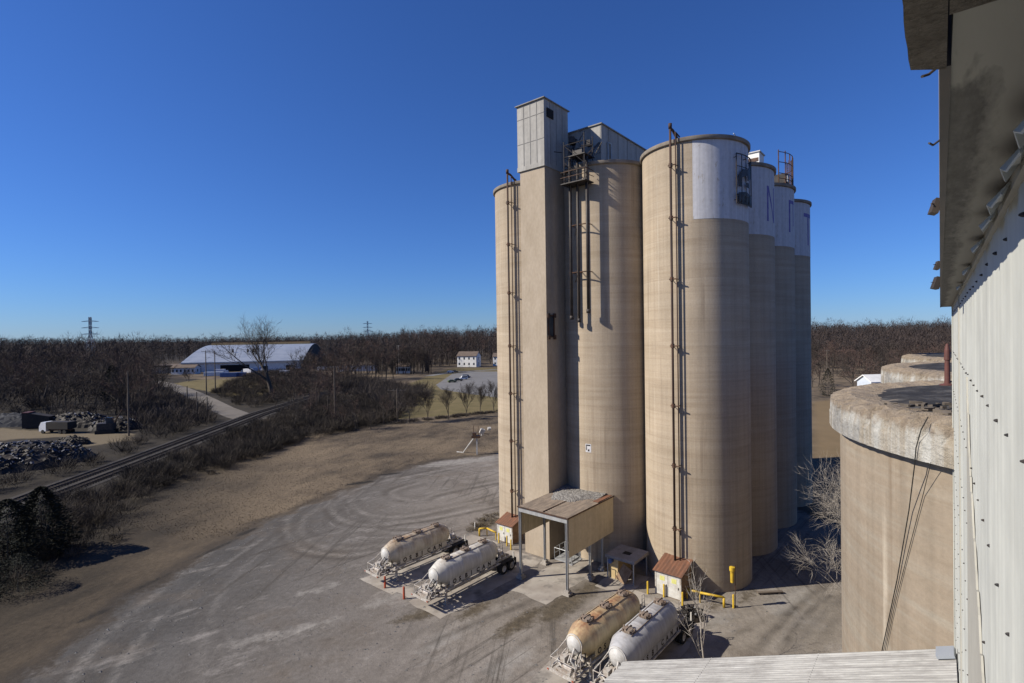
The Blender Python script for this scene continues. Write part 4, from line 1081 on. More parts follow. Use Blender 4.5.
b = MB(); b.box((-1.2, -9, SZ+.3), (SC+.1, -.004, SZ+3.2)); b.build('upper_wall', 'rim_concrete', t)
# flashing scraps bent out of the wall-soffit joint
rf = random.Random(11)
for k, x in enumerate((1.75, 2.15, 2.75, 3.35, 4.3, 6.0, 8.2)):
    L = rf.uniform(.22, .4); b = MB(); zt_ = SZ-.02
    pts = [(x, -KC+.012, zt_), (x+L, -KC+.012, zt_), (x+L*.95, -KC+.05, zt_-.06), (x+L*.55, -KC+.07, zt_-.045), (x+L*.2, -KC+.065, zt_-.08), (x-.02, -KC+.04, zt_-.05)]
    n = len(pts); b.add(pts+[(p[0], p[1]+.004, p[2]+.006) for p in pts], [tuple(range(n)), tuple(range(2*n-1, n-1, -1))]+[(i, (i+1) % n, n+(i+1) % n, n+i) for i in range(n)])
    b.build('flashing_scrap', 'white_siding', t)
b = MB(); b.box((1.6, -KC-.01, SZ-.05), (SC, -KC+.014, SZ-.001)); b.build('wall_flashing', 'soffit_paint', t)
# things hanging off the fascia
for k, (x, L, sz) in enumerate(((1.62, .03, 0), (2.25, .025, 0), (3.3, .03, .042), (6.3, .045, .045), (8.6, .09, .09))):
    b = MB(); z0 = SZ+.05
    b.path([(x, -.004, z0), (x+.02, L*.6, z0-.008), (x-.02, L, z0-.02+rl.uniform(-.01, .015))], .0035, 5)
    if sz: b.obox((x+.03, sz*.35, z0-.02), (sz*1.6, sz*.7, sz*1.7), .25, .3)
    b.build('hanging_bracket', 'black_steel', t)
# lean-to roof below
LX = 13.6; zR, zL, LW = CAMH-6.35, CAMH-9.45, 7.35
sl = (zR-zL)/LW
b = MB(); n = 290; vs = []; fs = []
for k in range(n+1):
    x = LX-14.0*k/n; dz = .014 if k % 2 else 0
    e = rl.uniform(-.05, .05)
    vs += [(x, -KC+.02, zR+dz), (x, -KC+.02+LW+e, zL+dz-e*sl), (x, -KC+.02, zR-.04), (x, -KC+.02+LW+e, zL-.04-e*sl)]
for k in range(n): a = 4*k; c = a+4; fs += [(a, a+1, c+1, c), (a+2, c+2, c+3, a+3), (a+1, a+3, c+3, c+1)]
fs += [(0, 2, 3, 1)]
b.add(vs, fs); lr = b.build('lean_to_roof', 'white_roof', t)
b = MB()
for f in (.33, .66):
    y = -KC+LW*f; z = zR-LW*f*sl; b.obox((LX-7, y, z+.016), (14, .02, .006), 0, -math.atan(sl))
b.build('roof_lap', 'white_roof', lr)
b = MB(); b.prism([(LX-.1, -KC), (LX-.1, -KC+LW-.3), (LX-13.5, -KC+LW-.3), (LX-13.5, -KC)], 0, zL-.15); b.build('lean_to_wall', 'white_siding', t)
b = MB(); b.add([(LX-.1, -KC, zL-.16), (LX-.1, -KC+LW-.3, zL-.16), (LX-.1, -KC, zR-.06), (LX-.16, -KC, zL-.16), (LX-.16, -KC+LW-.3, zL-.16), (LX-.16, -KC, zR-.06)], [(0, 1, 2), (5, 4, 3), (0, 2, 5, 3), (1, 4, 5, 2)]); b.build('lean_to_gable', 'white_siding', t)
b = MB(); b.obox((LX-.3, -KC+.18, zR+.0), (.4, .3, .06), 0, -math.atan(sl)); b.build('ridge_patch', 'metal_roof', lr)

# old silos beside it
K2 = 2.2; RO = 8.93; RW_ = RO-.31
for k, lab in enumerate(('broken rimmed tan silo right beside the white wall, cables down its side', 'flat roofed concrete silo second in the row behind the near broken one', 'farthest flat roofed concrete silo in the row beside the white wall')):
    c = Vector((18.96, 13.99, 0))+Vector((UW.x, UW.y, 0))*(2*RO*k)*1.0
    if k: c = Vector((18.96, 13.99, 0))+Vector((11.9, 14.2, 0))*k
    c.z = 0
    s = thing('old_silo', lab, 'silo', c, PHW, 'old silos beside the white wall')
    zt_ = CAMH-K2; th = 1.02
    b = MB(); b.lathe([(RW_, 0), (RW_, zt_-th)], 110); b.build('shell', 'old_concrete', s, True)
    b = MB(); n = 420; rr_ = random.Random(20+k); vs = []; fs = []
    ph = [rr_.uniform(0, 6) for _ in range(8)]
    prof0 = [(RW_, -th), (RO, -th), (RO, -.55), (RO-.01, -.22), (RO-.03, -.06), (RO-.22, .02), (RO-.6, .03), (RO-1.0, .0), (RO-2.2, -.12)]
    for i in range(n):
        a = 2*math.pi*i/n
        rag = .5+.5*math.sin(a*31+ph[0])*math.sin(a*47+ph[1]); rag2 = max(0, math.sin(a*13+ph[2])*math.sin(a*71+ph[3]))
        for j, (r, z) in enumerate(prof0):
            dr = dz = 0
            if j in (3, 4, 5): dr = -.16*rag2-.05*rr_.random(); dz = -.10*rag2+rr_.uniform(-.035, .03)
            elif j in (6, 7): dr = rr_.uniform(-.08, .08); dz = rr_.uniform(-.02, .06)+.05*rag
            elif j in (1, 2): dr = rr_.uniform(-.015, .01)
            vs.append(((r+dr)*math.cos(a), (r+dr)*math.sin(a), zt_+z+dz))
    m = len(prof0)
    for i in range(n):
        for j in range(m-1): a = i*m+j; c2 = ((i+1) % n)*m+j; fs.append((a, c2, c2+1, a+1))
    b.add(vs, fs); b.build('rim', 'old_rim', s)
    b = MB(); n = 72; vs = [(0, 0, zt_+.06)]; rings = 10
    for q in range(1, rings+1):
        for i in range(n):
            a = 2*math.pi*i/n; r = (RO-1.2)*q/rings
            vs.append((r*math.cos(a), r*math.sin(a), zt_+.05+rr_.uniform(0, .05)-(0.12 if q == rings else 0)))
    fs = [(0, 1+i, 1+(i+1) % n) for i in range(n)]
    for q in range(rings-1):
        for i in range(n):
            a = 1+q*n+i; a2 = 1+q*n+(i+1) % n; fs.append((a, a+n, a2+n, a2))
    b.add(vs, fs); b.build('roof', 'old_roof', s)
    if k == 0: oldA = s
    if k == 1: oldB = s
def cable(pts, r, lab):
    b = MB(); o = pts[0]; q = [p-o for p in pts]; b.path(q, r, 6); tag(b.build('cable', 'cable_black', loc=o), lab, 'cable', 'black cables down the old silo')
def silo_pt(px, py, rad):
    d = sight(px, py); c = oldA.location; a = d.x*d.x+d.y*d.y; bq = -2*(d.x*c.x+d.y*c.y); cc = c.x*c.x+c.y*c.y-rad*rad
    t_ = (-bq-math.sqrt(max(0, bq*bq-4*a*cc)))/(2*a); return Vector((d.x*t_, d.y*t_, CAMH+d.z*t_))
cable([silo_pt(928, 417, RO+.03), silo_pt(921, 430, RO+.05), silo_pt(916, 448, RO+.06), silo_pt(914.5, 466, RO+.02), silo_pt(909, 510, RW_+.1), silo_pt(897, 580, RW_+.05), silo_pt(883, 646, RW_+.04), silo_pt(872, 700, RW_+.04)], .014, 'thicker black cable drooping over the broken rim')
cable([silo_pt(931, 462, RW_+.3), silo_pt(923, 495, RW_+.05), silo_pt(910, 545, RW_+.04), silo_pt(896, 600, RW_+.04), silo_pt(886, 646, RW_+.04), silo_pt(876, 700, RW_+.04)], .009, 'thinner black cable hanging below the broken rim')
p = AT(947.5, 387, 20.4); p.z = CAMH-K2+.05
t = thing('roof_vent', 'tapered dark red vent pipe standing on the near old silo roof', 'vent pipe', p)
b = MB(); b.lathe([(.26, 0), (.26, .05), (.10, .1), (.085, 1.0), (.11, 1.02), (.095, 1.4), (.05, 1.62), (.02, 1.66)], 14); b.build('pipe', 'red_vent', t)
b = MB(); b.path([(.0, 0, .1), (.35, .1, .2), (.4, .2, .9)], .03, 6); b.build('brace', 'red_vent', t)
r5 = random.Random(31)
b = MB()
for k in range(170):
    a = R(r5.uniform(-190, -100)); r = RO-r5.uniform(.05, 1.0)**.5*2.6
    b.obox((r*math.cos(a-PHW), r*math.sin(a-PHW), CAMH-K2+.11), (r5.uniform(.05, .4), r5.uniform(.04, .14), r5.uniform(.03, .1)), r5.uniform(0, 3), r5.uniform(-.2, .2))
o = b.build('roof_debris', 'rubble_bits', oldA); o['kind'] = 'stuff'

# ------------------------------------------------------------------ far buildings
def gable_house(name, label, cat, loc, rz, L, Wd, h, rh, wallm='house_white', roofm='house_roof', nwin=4, storeys=2, group=None):
    t = thing(name, label, cat, loc, rz, group)
    b = MB(); b.add([(-L/2, -Wd/2, 0), (L/2, -Wd/2, 0), (L/2, Wd/2, 0), (-L/2, Wd/2, 0), (-L/2, -Wd/2, h), (L/2, -Wd/2, h), (L/2, Wd/2, h), (-L/2, Wd/2, h), (-L/2, 0, h+rh), (L/2, 0, h+rh)],
                    [(0, 1, 5, 4), (2, 3, 7, 6), (1, 2, 6, 9, 5), (3, 0, 4, 8, 7)]); b.build('wall', wallm, t)
    b = MB(); e = .5; k = rh/(Wd/2)
    for sg in (-1, 1):
        b.add([(-L/2-e, 0, h+rh+.05), (L/2+e, 0, h+rh+.05), (L/2+e, sg*(Wd/2+e), h-e*k+.05), (-L/2-e, sg*(Wd/2+e), h-e*k+.05), (-L/2-e, 0, h+rh+.3), (L/2+e, 0, h+rh+.3), (L/2+e, sg*(Wd/2+e), h-e*k+.3), (-L/2-e, sg*(Wd/2+e), h-e*k+.3)],
              [(0, 1, 2, 3), (4, 7, 6, 5), (2, 6, 7, 3), (1, 5, 6, 2), (0, 3, 7, 4)])
    b.build('roof', roofm, t)
    for s in range(storeys):
        z = h/storeys*(s+.35)
        for k in range(nwin):
            x = -L/2+L*(k+.5)/nwin
            b = MB(); b.box((x-.6, -Wd/2-.05, z), (x+.6, -Wd/2-.004, z+h/storeys*.4)); b.build('window', 'glass_dark', t)
        b = MB(); b.box((L/2+.004, -.6, z), (L/2+.05, .6, z+h/storeys*.4)); b.build('window', 'glass_dark', t)
    return t
p = G(466, 367); gable_house('white_house', 'large white two storey house beyond the parking lot', 'house', (p.x+2, p.y+6, 0), R(-16), 16, 11, 8.6, 3.2)
p = G(500, 366); gable_house('white_house', 'white house half hidden behind the leftmost silo', 'house', (p.x+2, p.y+6, 0), R(-10), 14, 9, 7.5, 2.5)
p = G(868, 399); gable_house('grey_house', 'small pale house with white roof beyond the old silos', 'house', AT(872, 399, 150) * 1.0 if False else Vector((103, 149, 0)), R(8), 5.5, 5, 9.0, 1.6, 'wall_blue', 'house_white', 3, 2)
p = G(215/1, 366)
for px, py, L, lab in ((358, 371, 26, 'long low white building in the bare trees right of the warehouse'), (186-0, 374, 16, 'small pale building at the left end of the warehouse'), (404, 373, 9, 'tiny pale shed between bare trees left of the lawn')):
    p = G(px, py); gable_house('white_house', lab, 'house', (p.x, p.y, 0), R(4), L, 8, 4.6, 1.8, nwin=6, storeys=1)
# big arched warehouse
t = thing('warehouse', 'huge warehouse with pale arched metal roof and orange ridge strip', 'warehouse', (-204, 395.5, 0), R(13.5))
Lh, D = 42.5, 140
prof = [(0, 7.0)]
for k in range(1, 25):
    f = k/24; y = D*f; prof.append((y, 7.0+12.3*math.sin(math.pi*f)**1.05))
b = MB(); vs = []; fs = []
for x in (-Lh, Lh):
    for y, z in prof: vs.append((x, y, z))
    for y, z in prof: vs.append((x, y, z+.4))
m = len(prof)
for j in range(m-1): fs += [(j, j+1, 2*m+j+1, 2*m+j), (m+j, 3*m+j, 3*m+j+1, m+j+1), (2*m+j, 2*m+j+1, 3*m+j+1, 3*m+j), (j, m+j, m+j+1, j+1)]
fs += [(0, 2*m, 3*m, m)]
b.add(vs, fs); b.build('roof', 'metal_roof', t)
b = MB(); vs = []
for x in (-Lh+.6, Lh-.6):
    for y, z in prof: vs.append((x, y+(.3 if y == 0 else 0), z))
    vs += [(x, D, 0), (x, .3, 0)]
n = m+2; fs = [tuple(range(n)), tuple(range(2*n-1, n-1, -1)), (n-1, 0, n, 2*n-1)]
b.add(vs, fs); b.build('wall', 'wall_grey', t)
b = MB(); b.box((-Lh+.2, .1, 0), (Lh-.4, .29, 6.9)); b.build('front_wall', 'house_white', t)
b = MB(); b.box((-Lh-.5, -1.6, 6.6), (Lh+.3, .3, 6.85)); b.build('front_eave', 'metal_roof', t)
ym = D/2
b = MB(); b.box((-Lh+1, ym-3, 19.2), (Lh-4, ym+3, 21.6)); b.build('ridge_vent', 'ridge_orange', t)
for x0, x1, z1 in ((-32, -29, 3.2), (-16, 4, 5.0), (14, 17, 3.6), (30, 34, 3.8)):
    b = MB(); b.box((x0, .03, 0), (x1, .095, z1)); b.build('door', 'hole_dark', t)
for x in (-14, -3, 1):
    b = MB(); b.tube((x, 26, 12), (x, 26, 16.5), .7, n=8); b.build('stack', 'black_steel', t)
b = MB(); b.box((-62, -4, 0), (-43, 14, 5.2)); b.build('annex', 'pale_pole', t); b = MB(); b.box((-64, -6, 5.2), (-42.6, 15, 6.0)); b.build('annex_roof', 'house_roof', t)
for px, py, L, mt, lab in ((214, 377.5, 12, 'wall_blue', 'pale container in front of the warehouse'), (229, 378.5, 10, 'container_blue', 'dark blue container in front of the warehouse'), (241, 378, 6, 'container_blue', 'short blue container at the warehouse door'), (322, 372, 6, 'car_white', 'white truck box right of the big bare tree')):
    p = G(px, py-1.5); t = thing('container', lab, 'container', (p.x, p.y, 0), R(5), 'containers near the warehouse')
    b = MB(); b.box((-L/2, -1.25, .15), (L/2, 1.25, 2.75)); 
    for k in range(int(L*2)): b.box((-L/2+.25+k*.5, -1.29, .3), (-L/2+.45+k*.5, -1.25, 2.6))
    b.build('body', mt, t); b = MB(); b.box((L/2+.002, -1.1, .25), (L/2+.05, 1.1, 2.65)); b.build('door', mt, t)

def box_truck(label, p, rz, boxm, cabm):
    t = thing('box_truck', label, 'truck', (p.x, p.y, 0), rz, 'trucks before the warehouse')
    b = MB(); b.box((-4.2, -1.25, 1.0), (2.0, 1.25, 3.7)); b.build('cargo_box', boxm, t)
    b = MB(); b.prism_xz([(2.15, .6), (4.1, .6), (4.1, 1.7), (3.6, 2.8), (2.15, 2.8)], -1.15, 1.15); cb = b.build('cab', cabm, t)
    b = MB(); b.box((3.55, -1.0, 1.9), (3.95, 1.0, 2.5)); b.build('windscreen', 'glass_dark', cb)
    for x in (-3.0, 3.0):
        for y in (-1.0, 1.0): b = MB(); b.tube((x, y-.18, .5), (x, y+.18, .5), .5, n=12); b.build('wheel', 'rubber', t)
for px, py, rz, bm_, cm_, lab in ((222, 374.5, .2, 'car_white', 'car_white', 'white box truck behind the pale container'), (247, 374, 2.9, 'car_white', 'car_blue', 'white box truck with dark blue cab left of the big bare tree'), (287, 376, .1, 'car_white', 'car_white', 'white box truck just right of the big bare tree trunk'),
        (299, 374, .3, 'scrap_pale', 'car_dark', 'grey box truck between the big bare tree and the dark gable'), (258, 372.5, 0, 'container_blue', 'car_white', 'blue box truck at the warehouse wall behind the big bare tree')):
    box_truck(lab, G(px, py), rz, bm_, cm_)

# ------------------------------------------------------------------ cars
def car(label, loc, rz, mat, van=False):
    t = thing('parked_car', label, 'car', loc, rz, 'cars in the parking lot')
    h = 1.9 if van else 1.0
    b = MB()
    poly = [(-2.2, .35), (2.25, .35), (2.3, .75), (2.1, .92), (1.0, 1.02), (-2.0, 1.05), (-2.25, .9)]
    b.prism_xz(poly, -.88, .88); b.build('body', mat, t)
    cab = [(1.05, 1.0), (.35, 1.48), (-1.3, 1.5), (-1.95, 1.03)] if not van else [(1.5, 1.0), (.95, 1.95), (-2.1, 1.98), (-2.2, 1.03)]
    b = MB(); b.prism_xz(cab, -.76, .76); cb = b.build('cabin', mat, t)
    b = MB(); w = [(x*.9, 1.06 if z < 1.2 else z-.1) for x, z in cab]; b.prism_xz(w, -.775, .775); b.build('window', 'glass_dark', cb)
    for x in (-1.4, 1.4):
        for y in (-.82, .82):
            b = MB(); b.tube((x, y-.1, .33), (x, y+.1, .33), .33, n=14); b.build('wheel', 'rubber', t)
for px, py, rz, mt, van, lab in ((452, 382.5, R(25), 'car_green', False, 'dark green car parked nearest in the lot'), (458.5, 381, R(20), 'car_dark', False, 'black car beside the dark green one'), (463.5, 379.5, R(200), 'car_white', True, 'white van in the lot'), (466.5, 378, R(20), 'car_blue', True, 'dark blue van next to the white van'), (455, 372.5, R(5), 'car_dark', False, 'dark car on the road behind the lot'), (450.5, 372.7, R(5), 'car_white', False, 'white car on the road behind the lot')):
    p = G(px, py); car(lab, (p.x, p.y, .04), rz, mt, van)

# ------------------------------------------------------------------ poles and pylons
def pole(label, base, h, mat='pole_wood', arms=1, aw=2.6, rz=0, r=.16):
    t = thing('utility_pole', label, 'utility pole', base, rz, 'utility poles')
    b = MB(); b.tube((0, 0, -.3), (0, 0, h), r*1.25, r*.8, 8); b.build('pole', mat, t)
    for k in range(arms):
        b = MB(); z = h-.5-1.2*k; b.box((-aw/2, -.07, z), (aw/2, .07, z+.16)); a = b.build('crossarm', mat, t)
        b = MB()
        for x in (-aw/2+.15, -aw*.2, aw*.2, aw/2-.15): b.tube((x, 0, z+.16), (x, 0, z+.42), .07, n=6)
        b.build('insulators', 'scrap_pale', a)
for px, Y, ytop, arms, aw, mt, lab in ((398.4, 380, 345, 3, 3.4, 'pale_pole', 'tall pale utility pole in the wood left of the white house'), (334, 150, 366, 1, 2.4, 'pole_wood', 'utility pole in the brush right of the big bare tree'), (397, 146, 389, 1, 5.0, 'pole_wood', 'utility pole with one long crossarm by the row of small trees'),
        (205.6, 225, 350.5, 1, 3.6, 'pole_wood', 'utility pole left of a plain pole before the warehouse'), (214.6, 232, 350.5, 0, 2, 'pole_wood', 'plain pole without crossarm before the warehouse'), (196.6, 165, 392, 0, 1.6, 'pole_wood', 'short dark pole on the near side of the access road'), (207, 160, 397, 0, 1.6, 'pole_wood', 'short dark pole beside the bend of the access road'), (187, 185, 386, 0, 1.6, 'pole_wood', 'short dark pole up the access road'),
        (127.5, 128, 371, 0, 2, 'pole_wood', 'slender pole without crossarm at the end of the scrapyard'), (440, 420, 352, 1, 3, 'pole_wood', 'utility pole before the wood left of the white house'), (413, 400, 346, 1, 7, 'pole_wood', 'utility pole with wide crossarm against the dark wood'), (827, 260, 350, 1, 2.4, 'pole_wood', 'utility pole among brown trees right of the silos')):
    p = AT(px, ytop, Y); pole(lab, (p.x, p.y, float(height(p.x, p.y))), p.z-float(height(p.x, p.y)), mt, arms, aw, r=.12+.0004*Y)
def pylon(px, Y, ytop, lab):
    p = AT(px, ytop, Y); h = p.z-float(height(p.x, p.y)); t = thing('transmission_tower', lab, 'pylon', (p.x, p.y, float(height(p.x, p.y))), R(10), 'lattice pylons on the horizon')
    b = MB(); w0, w1 = h*.11, h*.018; r = .16+Y*.00022
    def cor(z):
        f = z/h; w = w0+(w1-w0)*min(1, f/.62) if f < .62 else w1; return [(sx*w, sy*w, z) for sx, sy in ((-1, -1), (1, -1), (1, 1), (-1, 1))]
    zs = [h*f for f in (0, .16, .3, .42, .52, .62, .72, .82, .92, 1)]
    for a, c in zip(zs[:-1], zs[1:]):
        A, B = cor(a), cor(c)
        for i in range(4): b.tube(A[i], B[i], r, n=4, cap=False); b.tube(A[i], B[(i+1) % 4], r*.7, n=4, cap=False); b.tube(A[(i+1) % 4], B[i], r*.7, n=4, cap=False)
    b.build('lattice', 'galv', t)
    for f in (.62, .76, .9):
        b = MB(); w = h*.17*(1.05-.2*(f-.62)); z = h*f; b.tube((-w, 0, z), (0, 0, z+h*.025), r, n=4); b.tube((w, 0, z), (0, 0, z+h*.025), r, n=4); b.tube((-w, 0, z), (w, 0, z), r, n=4); b.build('crossarm', 'galv', t)
pylon(90, 620, 317, 'grey lattice pylon standing above the wood at left')
pylon(367.5, 1100, 321, 'small distant lattice pylon above the treeline right of the warehouse')

# ------------------------------------------------------------------ scrapyard
def heap(label, c, L, Wd, h, mats, seed, n=260, rz=0, base='scrap_dark'):
    r = random.Random(seed); t = thing('scrap_heap', label, 'scrap heap', c, rz, 'scrap heaps in the yard')
    b = MB(); nn = 26; vs = []; fs = []
    def hz(x, y):
        q = (x/(L/2))**2+(y/(Wd/2))**2
        return h*max(0, 1-q)**.6
    for i in range(nn+1):
        for j in range(nn+1):
            x = -L/2+L*i/nn; y = -Wd/2+Wd*j/nn; z = hz(x, y); vs.append((x, y, z*(1+r.uniform(-.15, .15))-.05))
    for i in range(nn):
        for j in range(nn): a = i*(nn+1)+j; fs.append((a, a+nn+1, a+nn+2, a+1))
    b.add(vs, fs); b.build('heap', base, t)
    for mt, cnt in mats:
        b = MB()
        for k in range(int(n*cnt)):
            a = r.uniform(0, 6.28); q = math.sqrt(r.uniform(0, .95)); x = L/2*q*math.cos(a); y = Wd/2*q*math.sin(a)
            s = r.uniform(.15, .75)*min(1, L/8+.1)
            b.obox((x, y, hz(x, y)+r.uniform(-.1, .3)), (s, s*r.uniform(.3, .9), s*r.uniform(.08, .5)), r.uniform(0, 3), r.uniform(-.8, .8), r.uniform(-.8, .8))
        o = b.build('scrap_pieces', mt, t); o['kind'] = 'stuff'
heap('large dark scrap heap with blue and white pieces at the left edge', G(14, 466)+Vector((-2, 2, 0)), 24, 20, 3.6, (('scrap_dark', .8), ('scrap_blue', .45), ('scrap_pale', .10)), 1, 900, R(20))
heap('small dark scrap heap at the end of the large one by the sand', G(73, 444), 8, 4.0, 1.7, (('scrap_dark', .6),), 2, 80)
heap('grey blue gravel heap at the back of the scrapyard', G(10, 425), 24, 8, 3.2, (('scrap_blue', .15),), 3, 80, 0, 'sand_heap')
heap('dark scrap heap right of the truck in the scrapyard', G(78, 426), 20, 8, 3.6, (('scrap_dark', .7), ('scrap_blue', .4), ('scrap_pale', .05)), 4, 220)
heap('scrap heap with pale sheets at the right end of the scrapyard', G(116, 429), 14, 7, 3.0, (('scrap_dark', .6), ('scrap_pale', .25), ('scrap_blue', .1)), 5, 160)
p = G(39, 428); t = thing('roll_off_container', 'dark open top container with red end in the scrapyard', 'container', (p.x, p.y, 0), R(12))
b = MB(); b.prism_xz([(-3.2, .2), (3.2, .2), (3.2, 3.2), (-1.5, 4.2), (-3.2, 4.2)], -1.3, 1.3); b.build('body', 'scrap_dark', t); b = MB(); b.box((-3.2, -1.33, 4.2), (-1.6, 1.33, 4.5)); b.build('end', 'red_vent', t)
p = G(58, 433); t = thing('dump_truck', 'white cab dump truck with dark bed on the sand', 'truck', (p.x, p.y, 0), R(172))
b = MB(); b.prism_xz([(2.2, .6), (4.2, .6), (4.2, 1.8), (3.6, 2.9), (2.2, 2.9)], -1.2, 1.2); cb = b.build('cab', 'car_white', t)
b = MB(); b.box((3.62, -1.0, 1.9), (4.02, 1.0, 2.6)); b.build('windscreen', 'glass_dark', cb)
b = MB(); b.box((-4.2, -1.25, 1.2), (2.0, 1.25, 3.0)); b.build('bed', 'scrap_dark', t)
b = MB(); b.box((-4.0, -.5, .7), (4.0, .5, 1.1)); b.build('frame', 'dark_steel', t)
for x in (-3.2, -1.9, 3.1):
    for y in (-1.05, 1.05): b = MB(); b.tube((x, y-.18, .5), (x, y+.18, .5), .5, n=14); b.build('wheel', 'rubber', t)
p = G(107, 433); t = thing('scrap_loader', 'dark grapple loader with raised arm at the right of the scrapyard', 'loader', (p.x, p.y, 0), R(20))
b = MB(); b.box((-1.8, -1.3, .9), (1.6, 1.3, 2.6)); b.build('body', 'black_steel', t); b = MB(); b.box((.2, -1.2, 2.6), (1.5, 0, 4.0)); b.build('cab', 'glass_dark', t)
b = MB(); b.path([(1.4, .5, 2.4), (3.2, .5, 5.8), (6.0, .5, 4.4), (6.2, .5, 2.4)], .2, 6); b.build('arm', 'dark_steel', t)
for y in (-1.2, 1.2): b = MB(); b.box((-2.1, y-.3, 0), (2.1, y+.3, .9)); b.build('track', 'rubber', t)

# ------------------------------------------------------------------ vegetation
def bare_tree_mesh(seed, h, spread, levels, tw, trunk_r, upright=.3, twigs=5, split=(3, 5), first=.28, lead=.46, limb=(.52, .75)):
    r = random.Random(seed); wood = MB(); tw_ = MB()
    def rv(): 
        while True:
            v = Vector((r.uniform(-1, 1), r.uniform(-1, 1), r.uniform(-1, 1)))
            if .05 < v.length < 1: return v.normalized()
    def twig(p, d, L, w):
        side = d.cross(rv()).normalized()*w
        mid = p+d*L*.5+rv()*L*.08; e = p+d*L+rv()*L*.15
        tw_.add([p-side, p+side, mid+side*.7, mid-side*.7, e], [(0, 1, 2, 3), (3, 2, 4)])
    def grow(p, d, L, rad, lev):
        n = 3 if lev < 2 else 2; q = p
        segs = []
        for k in range(n):
            d2 = (d+rv()*(.13+.06*lev)+Vector((0, 0, .06*upright))).normalized(); e = q+d2*(L/n)
            r1 = rad*(1-.5*(k+1)/n)
            wood.tube(q, e, rad*(1-.5*k/n), r1, 6 if lev < 1 else (4 if lev < 2 else 3), False)
            segs.append((q, e, d2, r1)); q, d = e, d2
        if lev >= levels:
            for (a, e, d2, r1) in segs:
                for k in range(twigs):
                    f = r.random(); v = (d2*.7+rv()*.8+Vector((0, 0, upright*.5))).normalized(); twig(a.lerp(e, f), v, h*r.uniform(.045, .10), tw)
            for k in range(2): twig(q, (d+rv()*.5).normalized(), h*.08, tw)
            return
        nb = r.randint(*split)
        for k in range(nb):
            f = first+(1-first)*(k+r.random())/nb if lev == 0 else .25+.75*(k+r.random())/nb
            i = min(len(segs)-1, int(f*n)); a, e, d2, r1 = segs[i]; pt = a.lerp(e, f*n-i)
            v = (d2*(1-spread*.5)+rv()*spread+Vector((0, 0, upright))).normalized()
            grow(pt, v, L*(r.uniform(*limb) if lev == 0 else r.uniform(.52, .75)), max(r1*.62, tw*1.2), lev+1)
        grow(q, (d+rv()*.25).normalized(), L*.6, segs[-1][3], lev+1)
    grow(Vector((0, 0, -.2)), Vector((r.uniform(-.05, .05), r.uniform(-.05, .05), 1)).normalized(), h*lead, trunk_r, 0)
    return wood, tw_
def make_tree(seed, h, spread, levels, tw, tr, label, group, mats=('bark', 'twig'), **k):
    wd, t_ = bare_tree_mesh(seed, h, spread, levels, tw, tr, **k)
    o = thing('bare_tree', label, 'tree', (0, 0, 0), 0, group)
    wd.build('trunk', mats[0], o, True); t_.build('crown', mats[1], o); return o
used = {}
def plant(proto, loc, rz, sc, label, group):
    loc = (loc[0], loc[1], float(height(loc[0], loc[1])))
    if proto.name not in used:
        used[proto.name] = 1; proto.location = loc; proto.rotation_euler = (0, 0, rz); proto.scale = (sc,)*3; proto['label'] = label; proto['group'] = group; return proto
    return dup(proto, loc, rz, label, group, sc)
woods = [make_tree(100+k, 17, .75, 3, .030, .26, '', '', mats=('bark', 'twig' if k % 3 else 'twig_red'), upright=.35, twigs=4, split=(3, 4)) for k in range(5)]
woods_red = [make_tree(120+k, 15, .85, 3, .032, .24, '', '', mats=('bark', 'twig_red'), upright=.3, twigs=4, split=(3, 4)) for k in range(3)]
big = make_tree(154, 33, .62, 4, .03, .9, 'tall spreading bare tree standing before the warehouse', None, mats=('bark', 'bark'), upright=.34, twigs=1, split=(3, 4), first=.55, lead=.28, limb=(.95, 1.3))
zm = max(v.co.z for c in big.children for v in c.data.vertices); big.scale = (36/zm, 36/zm, 36/zm)
p = AT(272, 390, 215); big.location = (p.x, p.y, 0); big.rotation_euler = (0, 0, 1.0); big['group'] = 'bare trees'
rv_ = random.Random(77)
# row of small clipped trees by the lawn
row = make_tree(150, 9.6, .62, 3, .012, .14, '', '', mats=('bark', 'twig'), upright=.5, twigs=8, split=(4, 6), first=.2, lead=.52)
rowp = [(410, 423.5), (428, 421.5), (448, 419.5), (466.5, 417), (480.5, 414.5), (494, 412)]
names = ['leftmost', 'second from left', 'third from left', 'third from right', 'second from right', 'rightmost']
for k, (x, y) in enumerate(rowp):
    p = G(x, y); plant(row, p, k*1.3, rv_.uniform(.86, 1.0), 'small upright bare tree in the lawn row, %s' % names[k], 'row of small bare trees by the lawn')
def zone_ok(x, y):
    px = 512+FPX*x/y
    # keep the road, lot, lawn, warehouse front, tracks and scrapyard open
    if y > 0 and 433 < px < 565 and y < 415: return False
    if 150 < px < 330 and 375 < y < 560: return False
    if abs(x-(-100)) < 62 and y < 160 and x < -72: return False
    d = min(math.hypot(x-a.x, y-a.y) for a in ROADP)
    if d < 9: return False
    return True
ROADP = []
rp = [G(x, y) for x, y in ((150, 381), (166, 384), (180, 388.5), (193, 394), (207, 401), (222, 409), (240, 416), (262, 421))]
for a, c in zip(rp[:-1], rp[1:]):
    for k in range(12): ROADP.append(a.lerp(c, k/12))
cnt = 0
def scatter(n, pxr, yr, protos, label, group, scr=(.75, 1.2), test=None, power=1.0):
    k = 0; tries = 0
    while k < n and tries < n*30:
        tries += 1; px = rv_.uniform(*pxr); Y = yr[0]+(yr[1]-yr[0])*rv_.random()**power; x = (px-512)/FPX*Y
        if not zone_ok(x, Y) or (test and not test(px, Y, x)): continue
        plant(rv_.choice(protos), (x, Y), rv_.uniform(0, 6.28), rv_.uniform(*scr), label, group); k += 1
